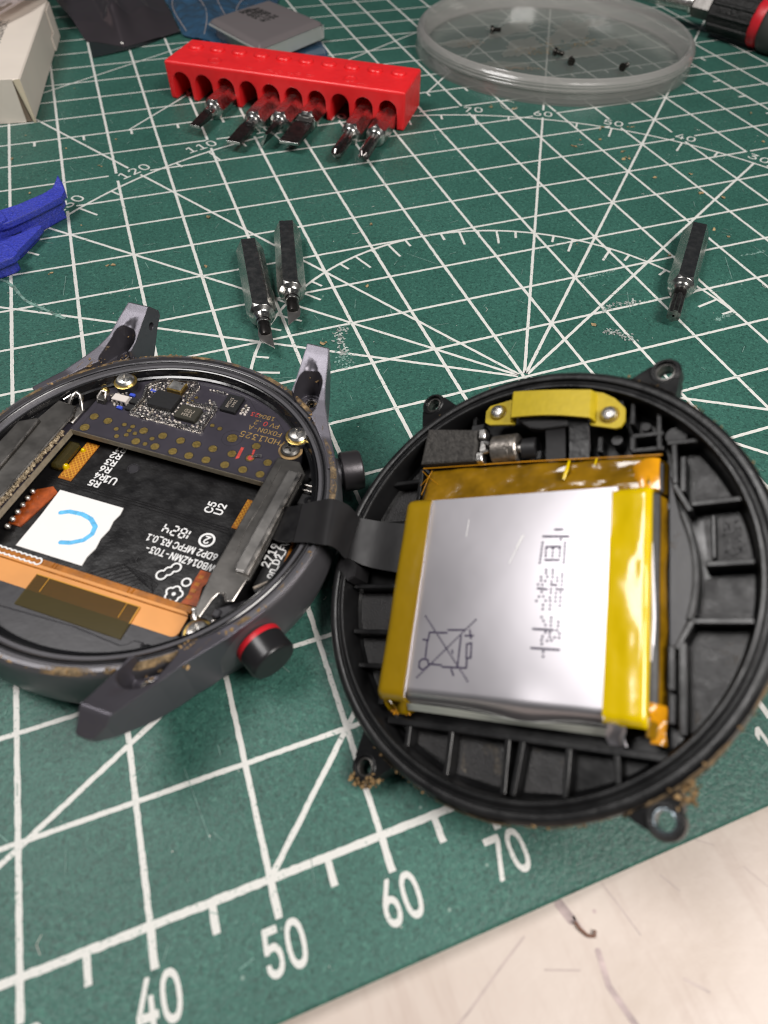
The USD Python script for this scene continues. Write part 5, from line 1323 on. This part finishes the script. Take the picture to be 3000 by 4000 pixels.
part('sheet', crumple(bf_fn, 1.5, (.14, .14, 0), 12, 60, 60, .1), 'blue_film', bfl, smooth=60)
for k_, (u0, w0) in enumerate(((.28, .3), (.55, .25), (.72, .22), (.08, .2))):
    vv = np.linspace(.05, .95, 30)
    pp = bf_fn(u0 + w0 * .3 * np.sin(5 * vv + k_), vv)
    pp[:, 2] += .55
    part('crease', tube(pp, .13, 6), 'clear_bag', bfl, smooth=60)
part('corner', ext(Polygon([(66, 186), (72, 181), (76.5, 178.2), (78.6, 178.6), (79.6, 182.6), (80, 190), (70, 196)]), .06, .2), 'blue_film', bfl)

pc = thing('pouch_cell', 'small silver foil pouch with dark smeared print, behind the red holder', 'pouch cell')
PA, PB, PC_, PD = np.array([60.2, 175.6]), np.array([80.6, 189.2]), np.array([71.2, 211.0]), np.array([52.0, 199.4])


def pc_fn(u, v):
    p_ = (PA * (1 - u)[..., None] + PB * u[..., None]) * (1 - v)[..., None] + (PD * (1 - u)[..., None] + PC_ * u[..., None]) * v[..., None]
    e = np.minimum(np.minimum(u, 1 - u), np.minimum(v, 1 - v))
    z = 5.0 - .9 * np.clip((.06 - e) / .06, 0, 1) ** 2 + .25 * np.sin(3 * u) * np.sin(3 * v)
    return np.stack([p_[..., 0], p_[..., 1], z], -1)


part('top_face', grid_sheet(40, 40, pc_fn, .15), 'pouch_foil', pc, smooth=60)
part('side', [trimesh.convex.convex_hull(np.array([(*PA, 1.0), (*PB, 1.0), (*(PA * .985 + PC_ * .015), 4.15), (*(PB * .985 + PD * .015), 4.15), (*(PA * .93 + PC_ * .07), 4.5), (*(PB * .93 + PD * .07), 4.5), (*(PA * .9 + PC_ * .1), 1), (*(PB * .9 + PD * .1), 1)]))], 'pouch_side', pc)
part('core', hull([(*q_, z) for q_ in (PA * .95 + PC_ * .05, PB * .95 + PD * .05, PC_ * .95 + PA * .05, PD * .95 + PB * .05) for z in (.9, 4.2)]), 'pouch_foil', pc)
part('seal', [tube([(*PA, 3.9), (*(PA * .7 + PD * .3), 3.7), (*PD, 3.6)], .3, 8), tube([(*PB, 4.0), (*PB, 1.2)], .22, 8)], 'pouch_side', pc, smooth=60)
sm_ = []
u_ax = (PB - PA) / np.linalg.norm(PB - PA)
yawp = math.atan2((PC_ - PB)[1], (PC_ - PB)[0])
for k_, (s_, dx) in enumerate((('32-8A8L-M', 0), ('4E3R05 1XC', 2.3), ('0.96Wh 28', 4.4))):
    t = text(s_, 2.0, 0, 0, 0, yawp + math.pi, .66, bold=True, depth=.05)
    sm_.append(mv(t, 61.8 + u_ax[0] * (1 + dx) + 1.0, 196.5 + u_ax[1] * (1 + dx) - .5 * k_, 5.17 + .06))
part('print', sm_, 'black_ink', pc)

# ------------------------------------------------------------------ screwdriver at the top right corner
P0, P1 = np.array([187.3, 165.6, 6.0]), np.array([193.4, 153.0, 6.2])
dv = P1 - P0
dv /= np.linalg.norm(dv)
ax = math.atan2(dv[1], dv[0])
sd = thing('screwdriver', 'screwdriver with a silver shaft, ribbed black grip and red ring', 'screwdriver', frame(tuple(P0), ax))
part('shaft', along([(0, -60), (2.2, -60), (2.2, -6.2), (2.6, -5.8), (2.6, -4.9), (2.2, -4.7), (0, -4.7)], 40), 'silver', sd, smooth=35)
part('hex_collar', hexprism(5.2, -4.7, 1.0, .3), 'dark_steel', sd)
gp = [tube([(1.0, 0, 0), (1.6, 0, 0), (14.0, 0, 0)], [4.2, 4.9, 5.1], 40)]
part('grip', gp, 'black_rubber', sd, smooth=35)
for k_ in range(12):
    a = k_ * math.pi / 6
    part('grip_rib', tube([(1.8, 4.75 * math.cos(a), 4.75 * math.sin(a)), (13.8, 4.95 * math.cos(a), 4.95 * math.sin(a))], .55, 8), 'black_rubber', sd, smooth=45)
part('ring', along([(4.0, 13.6), (5.3, 13.6), (5.75, 14.3), (5.75, 16.0), (5.3, 16.6), (4.0, 16.6)], 48), 'crown_red', sd, smooth=35)
part('handle_end', along([(0, 16.4), (5.4, 16.4), (6.3, 17.4), (6.6, 19.5), (6.4, 42), (5.0, 46), (0, 46)], 48), 'grey_rubber', sd, smooth=35)

# ------------------------------------------------------------------ blue plastic prying clip at the left edge
cl = thing('blue_clip', 'textured blue plastic opening clip entering from the left edge', 'clip')


def ring_block(poly, z0, z1, b=.25):
    return [ext(poly, z1 - 1.0, z1), ext(poly.buffer(-.7), z0, z1 - 1.0)]


armp = Polygon([(-14, 112.6), (-2, 113.2), (3.0, 115.0), (7.2, 117.6), (8.9, 119.2), (9.3, 120.6), (10.2, 122.9), (10.75, 120.8), (11.0, 117.6), (10.2, 115.4), (6.0, 112.2), (1.6, 109.4), (-2, 108.2), (-14, 107.6)])
part('arm', ring_block(armp.buffer(-.5, quad_segs=12).buffer(.5, quad_segs=12), 1.5, 4.1, .35), 'blue_plastic', cl)
part('hook', hull([(8.9, 119.0, 4.0), (10.8, 117.6, 4.0), (10.9, 119.6, 4.0), (10.2, 122.8, 4.6), (9.2, 119.6, 2.5), (10.9, 117.8, 2.5), (10.15, 122.6, 4.0)]), 'blue_plastic', cl)
part('arm_foot', hull([(x, y, z) for x, y in ((2.5, 110.2), (9.8, 116.0), (9.0, 117.2), (2.0, 111.8)) for z in (.1, 1.6)]), 'blue_plastic', cl)
part('lower_arm', ring_block(Polygon([(-14, 108.4), (1.5, 108.8), (4.6, 110.6), (6.4, 111.4), (5.6, 109.6), (3.2, 105.6), (2.0, 103.6), (-14, 100.0)]).buffer(-.4, quad_segs=12).buffer(.4, quad_segs=12), .1, 2.0, .3), 'blue_plastic', cl)
part('jaw', ring_block(Polygon([(-14, 104.9), (-2.5, 106.4), (-.4, 105.6), (1.6, 103.2), (2.4, 101.2), (1.6, 99.9), (-.6, 98.9), (-14, 96.0)]).buffer(-.8, quad_segs=12).buffer(.8, quad_segs=12), .1, 3.0, .35), 'blue_plastic', cl)
part('collar', ring_block(Polygon([(-6, 114.2), (-1.2, 113.4), (.4, 112.9), (1.3, 109.9), (-.5, 108.0), (-6, 107.6)]).buffer(-.3).buffer(.3), 1.5, 4.45, .35), 'blue_plastic', cl)

# loose hair-thin metal ring half hidden behind the holder
ls_ = thing('hair_loop', 'thin pale hair loop on the mat below the clear lid', 'hair')
part('strand', tube([(110.8 + 1.9 * math.cos(t), 137.0 + 2.6 * math.sin(t), .12 + .05 * math.sin(3 * t)) for t in np.linspace(.3, 5.6, 26)], .05, 5), 'dust', ls_)
